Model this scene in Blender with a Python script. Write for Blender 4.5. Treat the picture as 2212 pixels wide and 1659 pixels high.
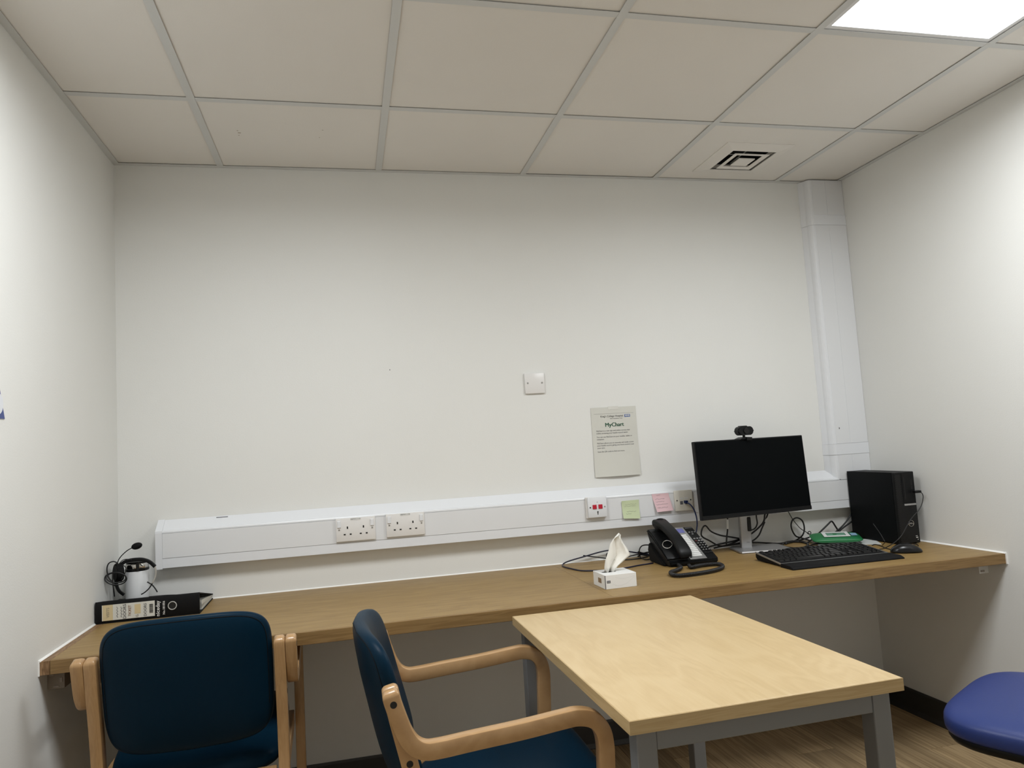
import bpy, bmesh, math, random
from mathutils import Vector, Matrix
random.seed(7)
for o in list(bpy.data.objects): bpy.data.objects.remove(o)
scene = bpy.context.scene
COL = scene.collection
PI = math.pi

# ---------------------------------------------------------------- camera
CAM = Vector((0.4297, -2.8848, 1.2222)); YAW, PITCH, ROLL, FPX = 0.2293, 0.0863, -0.06, 1562.8
_f = Vector((math.sin(YAW)*math.cos(PITCH), math.cos(YAW)*math.cos(PITCH), math.sin(PITCH)))
_r = Vector((math.cos(YAW), -math.sin(YAW), 0)); _u = _r.cross(_f)
R_ = _r*math.cos(ROLL)+_u*math.sin(ROLL); U_ = -_r*math.sin(ROLL)+_u*math.cos(ROLL)
cam_d = bpy.data.cameras.new('camera'); cam = bpy.data.objects.new('camera', cam_d); COL.objects.link(cam)
cam_d.sensor_width = 36; cam_d.lens = 36*FPX/2212; cam_d.clip_start = 0.02
cam.matrix_world = Matrix(((R_.x, U_.x, -_f.x, CAM.x), (R_.y, U_.y, -_f.y, CAM.y), (R_.z, U_.z, -_f.z, CAM.z), (0, 0, 0, 1)))
scene.camera = cam
def ray(px, py): return _f + R_*((px-1106)/FPX) - U_*((py-829.5)/FPX)
def onY(px, py, Y): d = ray(px, py); return CAM + d*((Y-CAM.y)/d.y)
def onZ(px, py, Z): d = ray(px, py); return CAM + d*((Z-CAM.z)/d.z)
def onX(px, py, X): d = ray(px, py); return CAM + d*((X-CAM.x)/d.x)

# ---------------------------------------------------------------- world, exposure
w = bpy.data.worlds.new('world'); scene.world = w; w.use_nodes = True
w.node_tree.nodes['Background'].inputs[0].default_value = (0.8, 0.85, 0.9, 1)
w.node_tree.nodes['Background'].inputs[1].default_value = 0.1
vs = scene.view_settings
vs.view_transform = 'Standard'; vs.look = 'None'; vs.gamma = 1; vs.use_curve_mapping = False
vs.exposure = 0.04
PANEL_STRENGTH = 5.0     # visible glow of the diffuser sheet
PANEL_WATTS, PANEL_SPREAD = 16.0, 170

# ---------------------------------------------------------------- dimensions
H, XL, XR, D1, YR = 2.363, -0.378, 2.722, 0.553, -3.35
ZD, DD, TH = 0.735, 0.698, 0.036

# ---------------------------------------------------------------- materials
def mat(name, col, rough=0.5, metal=0.0, spec=0.5, bump=None, emit=None, coat=0):
    m = bpy.data.materials.new(name); m.use_nodes = True
    nt = m.node_tree; b = nt.nodes['Principled BSDF']
    b.inputs['Base Color'].default_value = (*col, 1); b.inputs['Roughness'].default_value = rough
    b.inputs['Metallic'].default_value = metal; b.inputs['Specular IOR Level'].default_value = spec
    b.inputs['Coat Weight'].default_value = coat
    if emit:
        b.inputs['Emission Color'].default_value = (*emit[0], 1); b.inputs['Emission Strength'].default_value = emit[1]
    if bump:
        sc, st, var = bump
        tc = nt.nodes.new('ShaderNodeTexCoord'); n = nt.nodes.new('ShaderNodeTexNoise')
        n.inputs['Scale'].default_value = sc; n.inputs['Detail'].default_value = 4
        nt.links.new(tc.outputs['Object'], n.inputs['Vector'])
        bp = nt.nodes.new('ShaderNodeBump'); bp.inputs['Strength'].default_value = st; bp.inputs['Distance'].default_value = 0.002
        nt.links.new(n.outputs['Fac'], bp.inputs['Height']); nt.links.new(bp.outputs[0], b.inputs['Normal'])
        if var:
            n2 = nt.nodes.new('ShaderNodeTexNoise'); n2.inputs['Scale'].default_value = 2.5; n2.inputs['Detail'].default_value = 6
            nt.links.new(tc.outputs['Object'], n2.inputs['Vector'])
            r = nt.nodes.new('ShaderNodeValToRGB'); r.color_ramp.elements[0].position = .3; r.color_ramp.elements[1].position = .7
            r.color_ramp.elements[0].color = (*[c*(1-var) for c in col], 1); r.color_ramp.elements[1].color = (*col, 1)
            nt.links.new(n2.outputs['Fac'], r.inputs[0]); nt.links.new(r.outputs[0], b.inputs['Base Color'])
    return m

def wood(name, dark, mid, light, stretch, scale=1.0, rough=0.4, rings=0.5, randomise=0.0, fine=0.5, coat=0.0):
    """stretch = per-axis scale; small along the grain"""
    m = bpy.data.materials.new(name); m.use_nodes = True
    nt = m.node_tree; N = nt.nodes.new; L = nt.links.new; b = nt.nodes['Principled BSDF']
    tc = N('ShaderNodeTexCoord'); info = N('ShaderNodeObjectInfo')
    off = N('ShaderNodeVectorMath'); off.operation = 'ADD'
    comb = N('ShaderNodeCombineXYZ'); mul = N('ShaderNodeMath'); mul.operation = 'MULTIPLY'; mul.inputs[1].default_value = 37.0
    L(info.outputs['Random'], mul.inputs[0])
    for i in range(3): L(mul.outputs[0], comb.inputs[i])
    L(tc.outputs['Object'], off.inputs[0]); L(comb.outputs[0], off.inputs[1])
    mp = N('ShaderNodeMapping'); mp.inputs['Scale'].default_value = [s*scale for s in stretch]
    L(off.outputs[0], mp.inputs['Vector'])
    # warp
    nw = N('ShaderNodeTexNoise'); nw.inputs['Scale'].default_value = 1.2; nw.inputs['Detail'].default_value = 3
    L(mp.outputs[0], nw.inputs['Vector'])
    wv = N('ShaderNodeTexNoise'); wv.inputs['Scale'].default_value = 1.6; wv.inputs['Detail'].default_value = 2; wv.inputs['Distortion'].default_value = 1.5
    L(mp.outputs[0], wv.inputs['Vector'])
    sn = N('ShaderNodeMath'); sn.operation = 'MULTIPLY'; sn.inputs[1].default_value = 26.0; L(wv.outputs['Fac'], sn.inputs[0])
    si = N('ShaderNodeMath'); si.operation = 'SINE'; L(sn.outputs[0], si.inputs[0])
    s2 = N('ShaderNodeMath'); s2.operation = 'MULTIPLY_ADD'; s2.inputs[1].default_value = 0.5*rings; s2.inputs[2].default_value = 0.5; L(si.outputs[0], s2.inputs[0])
    nf = N('ShaderNodeTexNoise'); nf.inputs['Scale'].default_value = 14; nf.inputs['Detail'].default_value = 8; nf.inputs['Roughness'].default_value = .65
    mp2 = N('ShaderNodeMapping'); mp2.inputs['Scale'].default_value = [s*scale*(0.5 if s < max(stretch) else 1.6) for s in stretch]
    L(off.outputs[0], mp2.inputs['Vector']); L(mp2.outputs[0], nf.inputs['Vector'])
    mx = N('ShaderNodeMix'); mx.data_type = 'FLOAT'; mx.inputs[0].default_value = fine
    L(s2.outputs[0], mx.inputs[2]); L(nf.outputs['Fac'], mx.inputs[3])
    rp = N('ShaderNodeValToRGB'); e = rp.color_ramp.elements
    e[0].position = .22; e[0].color = (*dark, 1); e[1].position = .78; e[1].color = (*light, 1)
    x = e.new(.5); x.color = (*mid, 1)
    L(mx.outputs[0], rp.inputs[0])
    col = rp.outputs[0]
    if randomise:
        hs = N('ShaderNodeHueSaturation'); mr = N('ShaderNodeMapRange')
        mr.inputs['To Min'].default_value = 1-randomise; mr.inputs['To Max'].default_value = 1+randomise
        L(info.outputs['Random'], mr.inputs[0]); L(mr.outputs[0], hs.inputs['Value']); L(col, hs.inputs['Color']); col = hs.outputs[0]
    L(col, b.inputs['Base Color']); b.inputs['Roughness'].default_value = rough; b.inputs['Coat Weight'].default_value = coat
    bp = N('ShaderNodeBump'); bp.inputs['Strength'].default_value = .12; bp.inputs['Distance'].default_value = .001
    L(nf.outputs['Fac'], bp.inputs['Height']); L(bp.outputs[0], b.inputs['Normal'])
    return m

M = {}
M['wall'] = mat('wall_paint', (.80, .80, .772), .55, bump=(220, .12, .02))
M['tile'] = mat('ceiling_tile', (.80, .775, .735), .9, bump=(300, .15, .03))
M['grid'] = mat('grid_metal', (.635, .645, .64), .45)
M['plenum'] = mat('plenum', (.05, .05, .05), .9)
M['pvc'] = mat('white_pvc', (.78, .795, .82), .35)
M['pvc_lid'] = mat('white_pvc_lid', (.765, .775, .79), .4)
M['socket'] = mat('socket_plastic', (.79, .775, .755), .3)
M['cream'] = mat('cream_plastic', (.76, .735, .66), .35)
M['hole'] = mat('hole_black', (.004, .004, .004), .6)
M['screw'] = mat('screw_steel', (.45, .44, .42), .35, 1)
M['red'] = mat('red_plastic', (.50, .012, .035), .35)
M['black'] = mat('black_plastic', (.004, .0044, .005), .42, spec=.25)
M['black_matte'] = mat('black_matte', (.005, .005, .0055), .7, spec=.18, bump=(400, .2, 0))
M['black_gloss'] = mat('black_gloss', (.006, .006, .007), .25, spec=.35)
M['key'] = mat('key_black', (.006, .006, .0065), .38, spec=.5)
M['screen'] = mat('screen_off', (.0018, .0026, .0032), .5, spec=.06)
M['case'] = mat('case_metal_black', (.0018, .0026, .0034), .5, spec=.12)
M['silver'] = mat('silver_plastic', (.50, .50, .50), .33, .75)
M['silver_dk'] = mat('silver_base', (.40, .40, .41), .4, .7)
M['chrome'] = mat('chrome', (.60, .585, .56), .14, 1)
M['cable'] = mat('cable_black', (.007, .007, .008), .45)
M['cable_blue'] = mat('cable_navy', (.007, .008, .030), .4)
M['cable_lan'] = mat('cable_lan_blue', (.008, .02, .085), .4)
M['white_label'] = mat('white_label', (.78, .78, .76), .6)
M['paper'] = mat('paper', (.66, .655, .60), .75, bump=(60, .1, .05))
M['ink'] = mat('ink_black', (.02, .02, .022), .7)
M['ink_grey'] = mat('ink_grey', (.12, .12, .13), .7)
M['ink_green'] = mat('ink_green', (.012, .085, .04), .7)
M['ink_blue'] = mat('ink_blue', (.02, .09, .35), .6)
M['ink_brown'] = mat('ink_brown', (.22, .09, .03), .7)
M['pencil'] = mat('pencil', (.30, .28, .22), .8)
M['note_green'] = mat('note_green', (.60, .68, .44), .8)
M['note_pink'] = mat('note_pink', (.78, .54, .57), .8)
M['tape'] = mat('clear_tape', (.72, .71, .66), .15)
M['masking'] = mat('masking_tape', (.62, .51, .30), .7)
M['cardboard_white'] = mat('white_card', (.80, .80, .785), .45)
M['card_print'] = mat('card_swirl', (.62, .63, .62), .5)
M['tissue'] = mat('tissue', (.84, .82, .76), .9, bump=(40, .3, 0))
M['sealant'] = mat('white_sealant', (.90, .89, .86), .4)
M['skirt'] = mat('dark_skirting', (.034, .032, .031), .45, bump=(150, .15, 0))
M['steel_grey'] = mat('grey_powder_steel', (.19, .195, .20), .45, .2)
M['vinyl'] = mat('navy_vinyl', (.0019, .0165, .034), .42, spec=.09, bump=(350, .12, 0))
M['vinyl_blue'] = mat('blue_vinyl', (.024, .043, .175), .42, spec=.35, bump=(300, .12, 0))
M['mugwhite'] = mat('white_enamel', (.72, .73, .74), .25)
M['lcd'] = mat('phone_lcd', (.16, .17, .42), .3)
M['wipe_green'] = mat('wipes_green', (.015, .17, .055), .35)
M['wipe_blue'] = mat('wipes_blue', (.25, .40, .55), .35)
M['wipe_white'] = mat('wipes_white', (.72, .74, .72), .35)
M['diffuser'] = mat('led_diffuser', (.9, .9, .9), .5, emit=((.93, .965, 1.0), PANEL_STRENGTH))
M['panel_frame'] = mat('led_frame', (.80, .81, .83), .4)
M['poster_blue'] = mat('poster_blue', (.035, .06, .24), .35)
M['poster_white'] = mat('poster_white', (.75, .77, .82), .35)
M['stain'] = mat('stain_brown', (.25, .17, .10), .8)
M['batten'] = mat('shaded_batten', (.30, .25, .20), .7, bump=(60, .5, .3))  # left batten: darkened to brown, worktop's shade put into the colour
M['plaster'] = mat('bare_plaster', (.38, .33, .28), .8, bump=(80, .5, .2))
M['oak'] = wood('oak_worktop', (.20, .118, .036), (.285, .180, .062), (.365, .242, .092), (1.1, 16, 16), 1.3, .45, rings=.6, fine=.62)
M['oak_edge'] = wood('oak_lipping', (.16, .088, .027), (.225, .132, .046), (.295, .185, .073), (1.6, 36, 36), 1.0, .42, rings=.5, fine=.55)
M['oak_end'] = wood('oak_end_grain', (.15, .08, .032), (.24, .135, .06), (.33, .20, .10), (40, 6, 6), 1.0, .5, rings=.9, fine=.45)
M['maple'] = wood('maple_laminate', (.535, .385, .195), (.60, .445, .238), (.65, .50, .285), (8, 1.7, 8), .8, .35, rings=.38, fine=.52)
M['maple_edge'] = wood('maple_edge', (.42, .29, .13), (.50, .36, .18), (.56, .42, .23), (2, 2, 40), 1.0, .4, rings=.4)
M['beech'] = wood('beech_bentwood', (.36, .205, .085), (.46, .275, .125), (.53, .335, .165), (14, 2.2, 2.6), 1.5, .33, rings=.3, fine=.6, coat=.25)
M['floor'] = wood('vinyl_plank', (.235, .160, .083), (.39, .275, .148), (.51, .375, .215), (22, .55, 22), .9, .42, rings=.7, randomise=.24, fine=.55)

# ---------------------------------------------------------------- builders
def obj(name, me, m, parent=None, smooth=False, kind=None, label=None, loc=None, rot=None):
    if isinstance(me, bmesh.types.BMesh):
        bm = me; me = bpy.data.meshes.new(name); bmesh.ops.recalc_face_normals(bm, faces=bm.faces); bm.to_mesh(me); bm.free()
    if m is not None and not me.materials: me.materials.append(m)
    if smooth:
        for p in me.polygons: p.use_smooth = True
        if smooth != 'all':
            try: me.set_sharp_from_angle(angle=math.radians(40))
            except Exception: pass
    o = bpy.data.objects.new(name, me); COL.objects.link(o)
    if parent: o.parent = parent
    if kind: o['kind'] = kind
    if label: o['label'] = label
    if loc: o.location = loc
    if rot: o.rotation_euler = rot
    return o
def tag(o, label, cat, group=None):
    o['label'] = label; o['category'] = cat
    if group: o['group'] = group
    return o
def thing(name, label, cat, loc=(0, 0, 0), rotz=0, group=None):
    o = bpy.data.objects.new(name, None); COL.objects.link(o); o.empty_display_size = .05
    o.location = loc; o.rotation_euler = (0, 0, rotz)
    return tag(o, label, cat, group)
def B(): return bmesh.new()
def box(bm, x0, x1, y0, y1, z0, z1, bev=0, seg=2):
    r = bmesh.ops.create_cube(bm, size=1)
    vs_ = r['verts']
    for v in vs_:
        v.co = Vector(((x0+x1)/2+v.co.x*(x1-x0), (y0+y1)/2+v.co.y*(y1-y0), (z0+z1)/2+v.co.z*(z1-z0)))
    if bev:
        es = list({e for v in vs_ for e in v.link_edges})
        bmesh.ops.bevel(bm, geom=es, offset=bev, segments=seg, affect='EDGES', profile=.5)
    return bm
def bx(*a, **k): return box(B(), *a, **k)
def prism(bm, pts, axis, a, b):
    """extrude polygon pts (2D) along axis between a and b; axis x:(y,z) y:(x,z) z:(x,y)"""
    def mk(p, t):
        return {'x': (t, p[0], p[1]), 'y': (p[0], t, p[1]), 'z': (p[0], p[1], t)}[axis]
    A = [bm.verts.new(mk(p, a)) for p in pts]; C = [bm.verts.new(mk(p, b)) for p in pts]
    n = len(pts); bm.faces.new(A); bm.faces.new(list(reversed(C)))
    for i in range(n): bm.faces.new([A[i], C[i], C[(i+1) % n], A[(i+1) % n]])
    return bm
def cyl(bm, c, r, h, axis='z', seg=24, r2=None):
    """cylinder from c, along +axis by h"""
    r2 = r if r2 is None else r2
    c = Vector(c); ax = {'x': Vector((1, 0, 0)), 'y': Vector((0, 1, 0)), 'z': Vector((0, 0, 1))}[axis]
    u = Vector((0, 0, 1)) if axis != 'z' else Vector((1, 0, 0)); v = ax.cross(u)
    A = []; C_ = []
    for i in range(seg):
        t = 2*PI*i/seg; d = u*math.cos(t)+v*math.sin(t)
        A.append(bm.verts.new(c+d*r)); C_.append(bm.verts.new(c+ax*h+d*r2))
    bm.faces.new(A); bm.faces.new(list(reversed(C_)))
    for i in range(seg): bm.faces.new([A[i], C_[i], C_[(i+1) % seg], A[(i+1) % seg]])
    return bm
def lathe(bm, prof, seg=40, c=(0, 0, 0)):
    rings = []
    for r, z in prof:
        if r < 1e-6: rings.append([bm.verts.new((c[0], c[1], c[2]+z))])
        else: rings.append([bm.verts.new((c[0]+r*math.cos(2*PI*i/seg), c[1]+r*math.sin(2*PI*i/seg), c[2]+z)) for i in range(seg)])
    for a, b in zip(rings, rings[1:]):
        for i in range(seg):
            j = (i+1) % seg
            if len(a) == 1 and len(b) == 1: continue
            if len(a) == 1: bm.faces.new([a[0], b[i], b[j]])
            elif len(b) == 1: bm.faces.new([a[i], b[0], a[j]])
            else: bm.faces.new([a[i], b[i], b[j], a[j]])
    return bm
def smooth_path(pts, n=8, closed=False):
    P = [Vector(p) for p in pts]; out = []; N = len(P)
    for i in range(N if closed else N-1):
        p0 = P[(i-1) % N] if closed or i > 0 else P[0]*2-P[1]
        p1 = P[i]; p2 = P[(i+1) % N]
        p3 = P[(i+2) % N] if closed or i+2 < N else P[-1]*2-P[-2]
        for k in range(n):
            t = k/n
            out.append(.5*((2*p1)+(p2-p0)*t+(2*p0-5*p1+4*p2-p3)*t*t+(3*p1-p0-3*p2+p3)*t**3))
    if not closed: out.append(P[-1])
    return out
def sweep(bm, path, section, up=Vector((0, 0, 1)), closed=False, scale=None):
    """sweep 2D section (side, up) along path; frame by parallel transport"""
    n = len(path); rings = []; prev = None
    for i, p in enumerate(path):
        a = path[(i-1) % n] if closed or i > 0 else path[0]; b = path[(i+1) % n] if closed or i < n-1 else path[-1]
        t = (b-a).normalized()
        if prev is None:
            s = t.cross(up)
            if s.length < 1e-4: s = t.cross(Vector((1, 0, 0)))
        else: s = prev-t*prev.dot(t)
        s.normalize(); prev = s; u = s.cross(t)
        k = scale(i/(n-1)) if scale else 1
        rings.append([bm.verts.new(p+s*x*k+u*y*k) for x, y in section])
    m_ = len(section)
    for i in range(n if closed else n-1):
        A, Bq = rings[i], rings[(i+1) % n]
        for j in range(m_): bm.faces.new([A[j], A[(j+1) % m_], Bq[(j+1) % m_], Bq[j]])
    if not closed: bm.faces.new(rings[0]); bm.faces.new(list(reversed(rings[-1])))
    return bm
def circ(r, seg=8): return [(r*math.cos(2*PI*i/seg), r*math.sin(2*PI*i/seg)) for i in range(seg)]
def rrect(w_, h_, r, seg=4):
    out = []
    for cx, cy, a0 in ((w_/2-r, h_/2-r, 0), (-w_/2+r, h_/2-r, 90), (-w_/2+r, -h_/2+r, 180), (w_/2-r, -h_/2+r, 270)):
        for k in range(seg+1):
            a = math.radians(a0+90*k/seg); out.append((cx+r*math.cos(a), cy+r*math.sin(a)))
    return out
def tube(bm, pts, r, n=8, seg=8, closed=False): return sweep(bm, smooth_path(pts, n, closed), circ(r, seg), closed=closed)
def ring(bm, c, R, r, normal='y', seg=36, rs=8):
    c = Vector(c); ax = {'x': (Vector((0, 1, 0)), Vector((0, 0, 1))), 'y': (Vector((1, 0, 0)), Vector((0, 0, 1))), 'z': (Vector((1, 0, 0)), Vector((0, 1, 0)))}[normal]
    return sweep(bm, [c+ax[0]*R*math.cos(2*PI*i/seg)+ax[1]*R*math.sin(2*PI*i/seg) for i in range(seg)], circ(r, rs), up=ax[0].cross(ax[1]), closed=True)
def pad(fn, n_exp=3.6, p=3.0, rings=12, seg=64, top=1.0, bot=1.0):
    """cushion: fn(u, v, t) -> point; u,v in the outline (superellipse), t in [-1,1] thickness"""
    bm = B()
    def outline(a):
        c, s = math.cos(a), math.sin(a)
        return (math.copysign(abs(c)**(2/n_exp), c), math.copysign(abs(s)**(2/n_exp), s))
    def surf(sign):
        R = []
        for i in range(rings+1):
            r = math.sin(i/rings*PI/2)
            th = (1-r**p)**(1/p) if r < 1 else 0
            if i == 0: R.append([bm.verts.new(fn(0, 0, sign*th))]); continue
            if i == rings and sign < 0: R.append(None); continue
            R.append([bm.verts.new(fn(outline(2*PI*k/seg)[0]*r, outline(2*PI*k/seg)[1]*r, sign*th)) for k in range(seg)])
        return R
    F = surf(1); K = surf(-1); K[-1] = F[-1]
    for R, flip in ((F, 0), (K, 1)):
        for a, b in zip(R, R[1:]):
            for k in range(seg):
                j = (k+1) % seg
                vs_ = [a[0], b[k], b[j]] if len(a) == 1 else [a[k], b[k], b[j], a[j]]
                bm.faces.new(vs_ if not flip else vs_[::-1])
    return bm
def text_mesh(s, size, align='CENTER', ext=.0002, bold=0.0):
    c = bpy.data.curves.new('t', 'FONT'); c.body = s; c.size = size; c.align_x = align; c.align_y = 'CENTER'
    c.extrude = ext; c.resolution_u = 2; c.offset = bold
    o = bpy.data.objects.new('t', c)
    me = bpy.data.meshes.new_from_object(o); bpy.data.objects.remove(o); bpy.data.curves.remove(c)
    return me
def text(name, s, size, m, parent, loc, rot=(PI/2, 0, 0), align='CENTER', bold=0.0, fn=None):
    me = text_mesh(s, size, align, bold=bold)
    mt = Matrix.Translation(loc) @ Matrix.Rotation(rot[2], 4, 'Z') @ Matrix.Rotation(rot[1], 4, 'Y') @ Matrix.Rotation(rot[0], 4, 'X')
    me.transform(mt)
    if fn:
        for v in me.vertices: v.co = fn(v.co)
    return obj(name, me, m, parent)
def scribble(bm, x0, x1, z, h, y, r=.0005, n=14, seed=0):
    rnd = random.Random(seed); pts = []
    for i in range(n): pts.append((x0+(x1-x0)*i/(n-1), y, z+h*(rnd.random()-.5)))
    return tube(bm, pts, r, 3, 5)

# ================================================================ SETTING
floor = obj('floor', bx(XL-.1, XR+.1, YR-.1, .1, -.06, -.003), M['plenum'], kind='structure')
PW, PL = .152, .914
xs = XL; i = 0
plank_mesh = {}
while xs < XR-.001:
    wd = min(PW, XR-xs); ys = -((i*.37) % 1)*PL; y = 0.0; first = True
    segs = []; cur = 0.0; nxt = -((i*.381+.27) % 1)*PL
    while cur > YR+1e-6:
        e = max(nxt, YR); segs.append((cur, e)); cur = e; nxt = cur-PL
    for a, b in segs:
        key = (round(wd, 4), round(a-b, 4))
        if key[1] < .01: continue
        if key not in plank_mesh:
            me = bpy.data.meshes.new('plank'); bm = bx(.0006, wd-.0006, -(a-b)+.0006, -.0006, -.004, 0); bm.to_mesh(me); bm.free(); plank_mesh[key] = me
        obj('plank', plank_mesh[key], M['floor'], floor, loc=(xs, a, 0))
    xs += PW; i += 1

obj('wall_back', bx(XL-.1, XR+.1, 0, .1, -.06, H+.2), M['wall'], kind='structure')
obj('wall_left', bx(XL-.1, XL, YR, 0, -.06, H+.2), M['wall'], kind='structure')
obj('wall_right', bx(XR, XR+.1, YR, 0, -.06, H+.2), M['wall'], kind='structure')
obj('wall_rear', bx(XL-.1, XR+.1, YR-.1, YR, -.06, H+.2), M['wall'], kind='structure')
def skirt(name, axis, a, b, off):
    bm = B(); prof = [(0, 0), (.012, 0), (.012, .004), (.006, .02), (.006, .094), (.004, .102), (0, .102)]
    if axis == 'back': prism(bm, [(-p, z) for p, z in prof], 'x', a, b)
    elif axis == 'left': prism(bm, [(off+p, z) for p, z in prof], 'y', a, b)
    else: prism(bm, [(off-p, z) for p, z in prof], 'y', a, b)
    return obj(name, bm, M['skirt'], kind='structure')
skirt('baseboard_back', 'back', XL, XR, 0)
skirt('baseboard_left', 'left', YR, -.012, XL)
skirt('baseboard_right', 'right', YR, -.012, XR)

# ---- suspended ceiling
ceil = obj('ceiling', bx(XL-.1, XR+.1, YR-.1, .1, H+.12, H+.2), M['plenum'], kind='structure')
bars_x = [0, .6, 1.2, 1.8, 2.4]
bars_y = [-D1-.6*k for k in range(0, 5)]
FW, GAP = .024, .0022
for x in bars_x:
    bm = bx(x-FW/2, x+FW/2, YR, -.001, H-.0008, H); box(bm, x-.002, x+.002, YR, -.001, H, H+.04); obj('grid_bar', bm, M['grid'], ceil)
for y in bars_y:
    xe = [XL]+bars_x+[XR]
    for a, b in zip(xe, xe[1:]):
        a2 = a+(FW/2 if a != XL else 0); b2 = b-(FW/2 if b != XR else 0)
        bm = bx(a2, b2, y-FW/2, y+FW/2, H-.0004, H+.0004); box(bm, a2, b2, y-.002, y+.002, H, H+.04); obj('grid_bar', bm, M['grid'], ceil)
TW = .022
for n_, b_ in (('trim_1', bx(XL, XR, -TW, 0, H-.0012, H+.0)), ('trim_2', bx(XL, XL+TW, YR, -TW, H-.0012, H)), ('trim_3', bx(XR-TW, XR, YR, -TW, H-.0012, H)), ('trim_4', bx(XL+TW, XR-TW, YR, YR+TW, H-.0012, H))):
    o = obj(n_, b_, M['grid'], kind='structure')
xe = [XL]+bars_x+[XR]; ye = [0]+bars_y+[YR]
lights_cells = {(1, 2), (4, 2)}
VENT = (4, 0)
for ci, (xa, xb) in enumerate(zip(xe, xe[1:])):
    for ri, (ya, yb) in enumerate(zip(ye, ye[1:])):
        if (ci, ri) in lights_cells or (ci, ri) == VENT: continue
        m_ = .004
        g = GAP + random.random()*.0012
        obj('ceiling_tile', bx(xa+m_, xb-m_, yb+m_, ya-m_, H+g, H+g+.015), M['tile'], ceil)
# stain marks on a tile
bm = B()
for (px, py, r) in ((517, 287, .004), (513, 282, .002), (516, 292, .002), (697, 281, .002), (690, 297, .0015)):
    p = onZ(px, py, H+GAP); box(bm, p.x-r*1.2, p.x+r*1.2, p.y-r*.35, p.y+r*.35, H+.0016, H+.0022+.0006)
obj('stain', bm, M['stain'], ceil)

def led_panel(ci, label):
    xa, xb = xe[ci], xe[ci+1]; ya, yb = ye[2], ye[3]
    t = thing('light_panel', label, 'ceiling light', ((xa+xb)/2, (ya+yb)/2, H+.002), group='recessed square ceiling light panels')
    h = .2935; f_ = .021
    bm = B()
    box(bm, -h, h, -h, -h+f_, 0, .012); box(bm, -h, h, h-f_, h, 0, .012); box(bm, -h, -h+f_, -h+f_, h-f_, 0, .012); box(bm, h-f_, h, -h+f_, h-f_, 0, .012)
    obj('frame', bm, M['panel_frame'], t)
    i_ = h-f_
    bm = B(); prism(bm, rrect(2*i_, 2*i_, .008), 'z', .0015, .006)
    obj('diffuser', bm, M['diffuser'], t, label='glowing white diffuser')
    ld = bpy.data.lights.new('panel_light', 'AREA'); ld.shape = 'SQUARE'; ld.size = 2*i_; ld.energy = PANEL_WATTS; ld.spread = math.radians(PANEL_SPREAD); ld.color = (.97, 1.0, 1.02)
    lo = bpy.data.objects.new('panel_light', ld); COL.objects.link(lo); lo.parent = t; lo.location = (0, 0, -.0015)
    return t
led_panel(4, 'bright square light panel in the ceiling above the computer corner')
led_panel(1, 'bright square light panel in the ceiling above the two armchairs')

# ---- ceiling vent (four-way diffuser)
vx, vy = 2.09, -.252
t = thing('ceiling_vent', 'square white air vent set in a ceiling tile near the corner', 'vent', (vx, vy, H))
xa, xb, ya, yb = xe[4]+.004-vx, xe[5]-.004-vx, ye[1]+.004-vy, ye[0]-.004-vy
def frame_ring(bm, x0, x1, y0, y1, X0, X1, Y0, Y1, z, Z, th):
    """sloping rectangular ring: inner rect at z, outer rect at Z"""
    I = [(x0, y0), (x1, y0), (x1, y1), (x0, y1)]; O = [(X0, Y0), (X1, Y0), (X1, Y1), (X0, Y1)]
    vi = [bm.verts.new((*p, z)) for p in I]; vo = [bm.verts.new((*p, Z)) for p in O]
    ui = [bm.verts.new((*p, z+th)) for p in I]; uo = [bm.verts.new((*p, Z+th)) for p in O]
    for k in range(4):
        j = (k+1) % 4
        bm.faces.new([vi[k], vi[j], vo[j], vo[k]]); bm.faces.new([ui[k], uo[k], uo[j], ui[j]])
        bm.faces.new([vi[k], ui[k], ui[j], vi[j]]); bm.faces.new([vo[k], vo[j], uo[j], uo[k]])
    return bm
bm = B(); frame_ring(bm, -.098, .098, -.098, .098, xa, xb, ya, yb, GAP+H-H, GAP, .012); obj('face_plate', bm, M['tile'], t)
bm = B(); frame_ring(bm, -.098, .098, -.098, .098, -.15, .15, -.15, .15, -.010, -.0005, .003); obj('outer_frame', bm, M['tile'], t)
bm = B(); frame_ring(bm, -.058, .058, -.058, .058, -.078, .078, -.078, .078, -.0105, -.0135, .002); obj('blade', bm, M['tile'], t)
bm = B(); box(bm, -.036, .036, -.036, .036, -.016, -.012); obj('centre_plate', bm, M['tile'], t)
bm = bx(-.1, .1, -.1, .1, .06, .065)
for sx in (-1, 1): box(bm, sx*.1-.001, sx*.1+.001, -.1, .1, .012, .065); box(bm, -.1, .1, sx*.1-.001, sx*.1+.001, .012, .065)
obj('duct', bm, M['hole'], t)
bm = bx(-.098, .098, -.003, .003, .018, .024); box(bm, -.003, .003, -.098, .098, .018, .024); obj('crossbar', bm, M['screw'], t)

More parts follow.
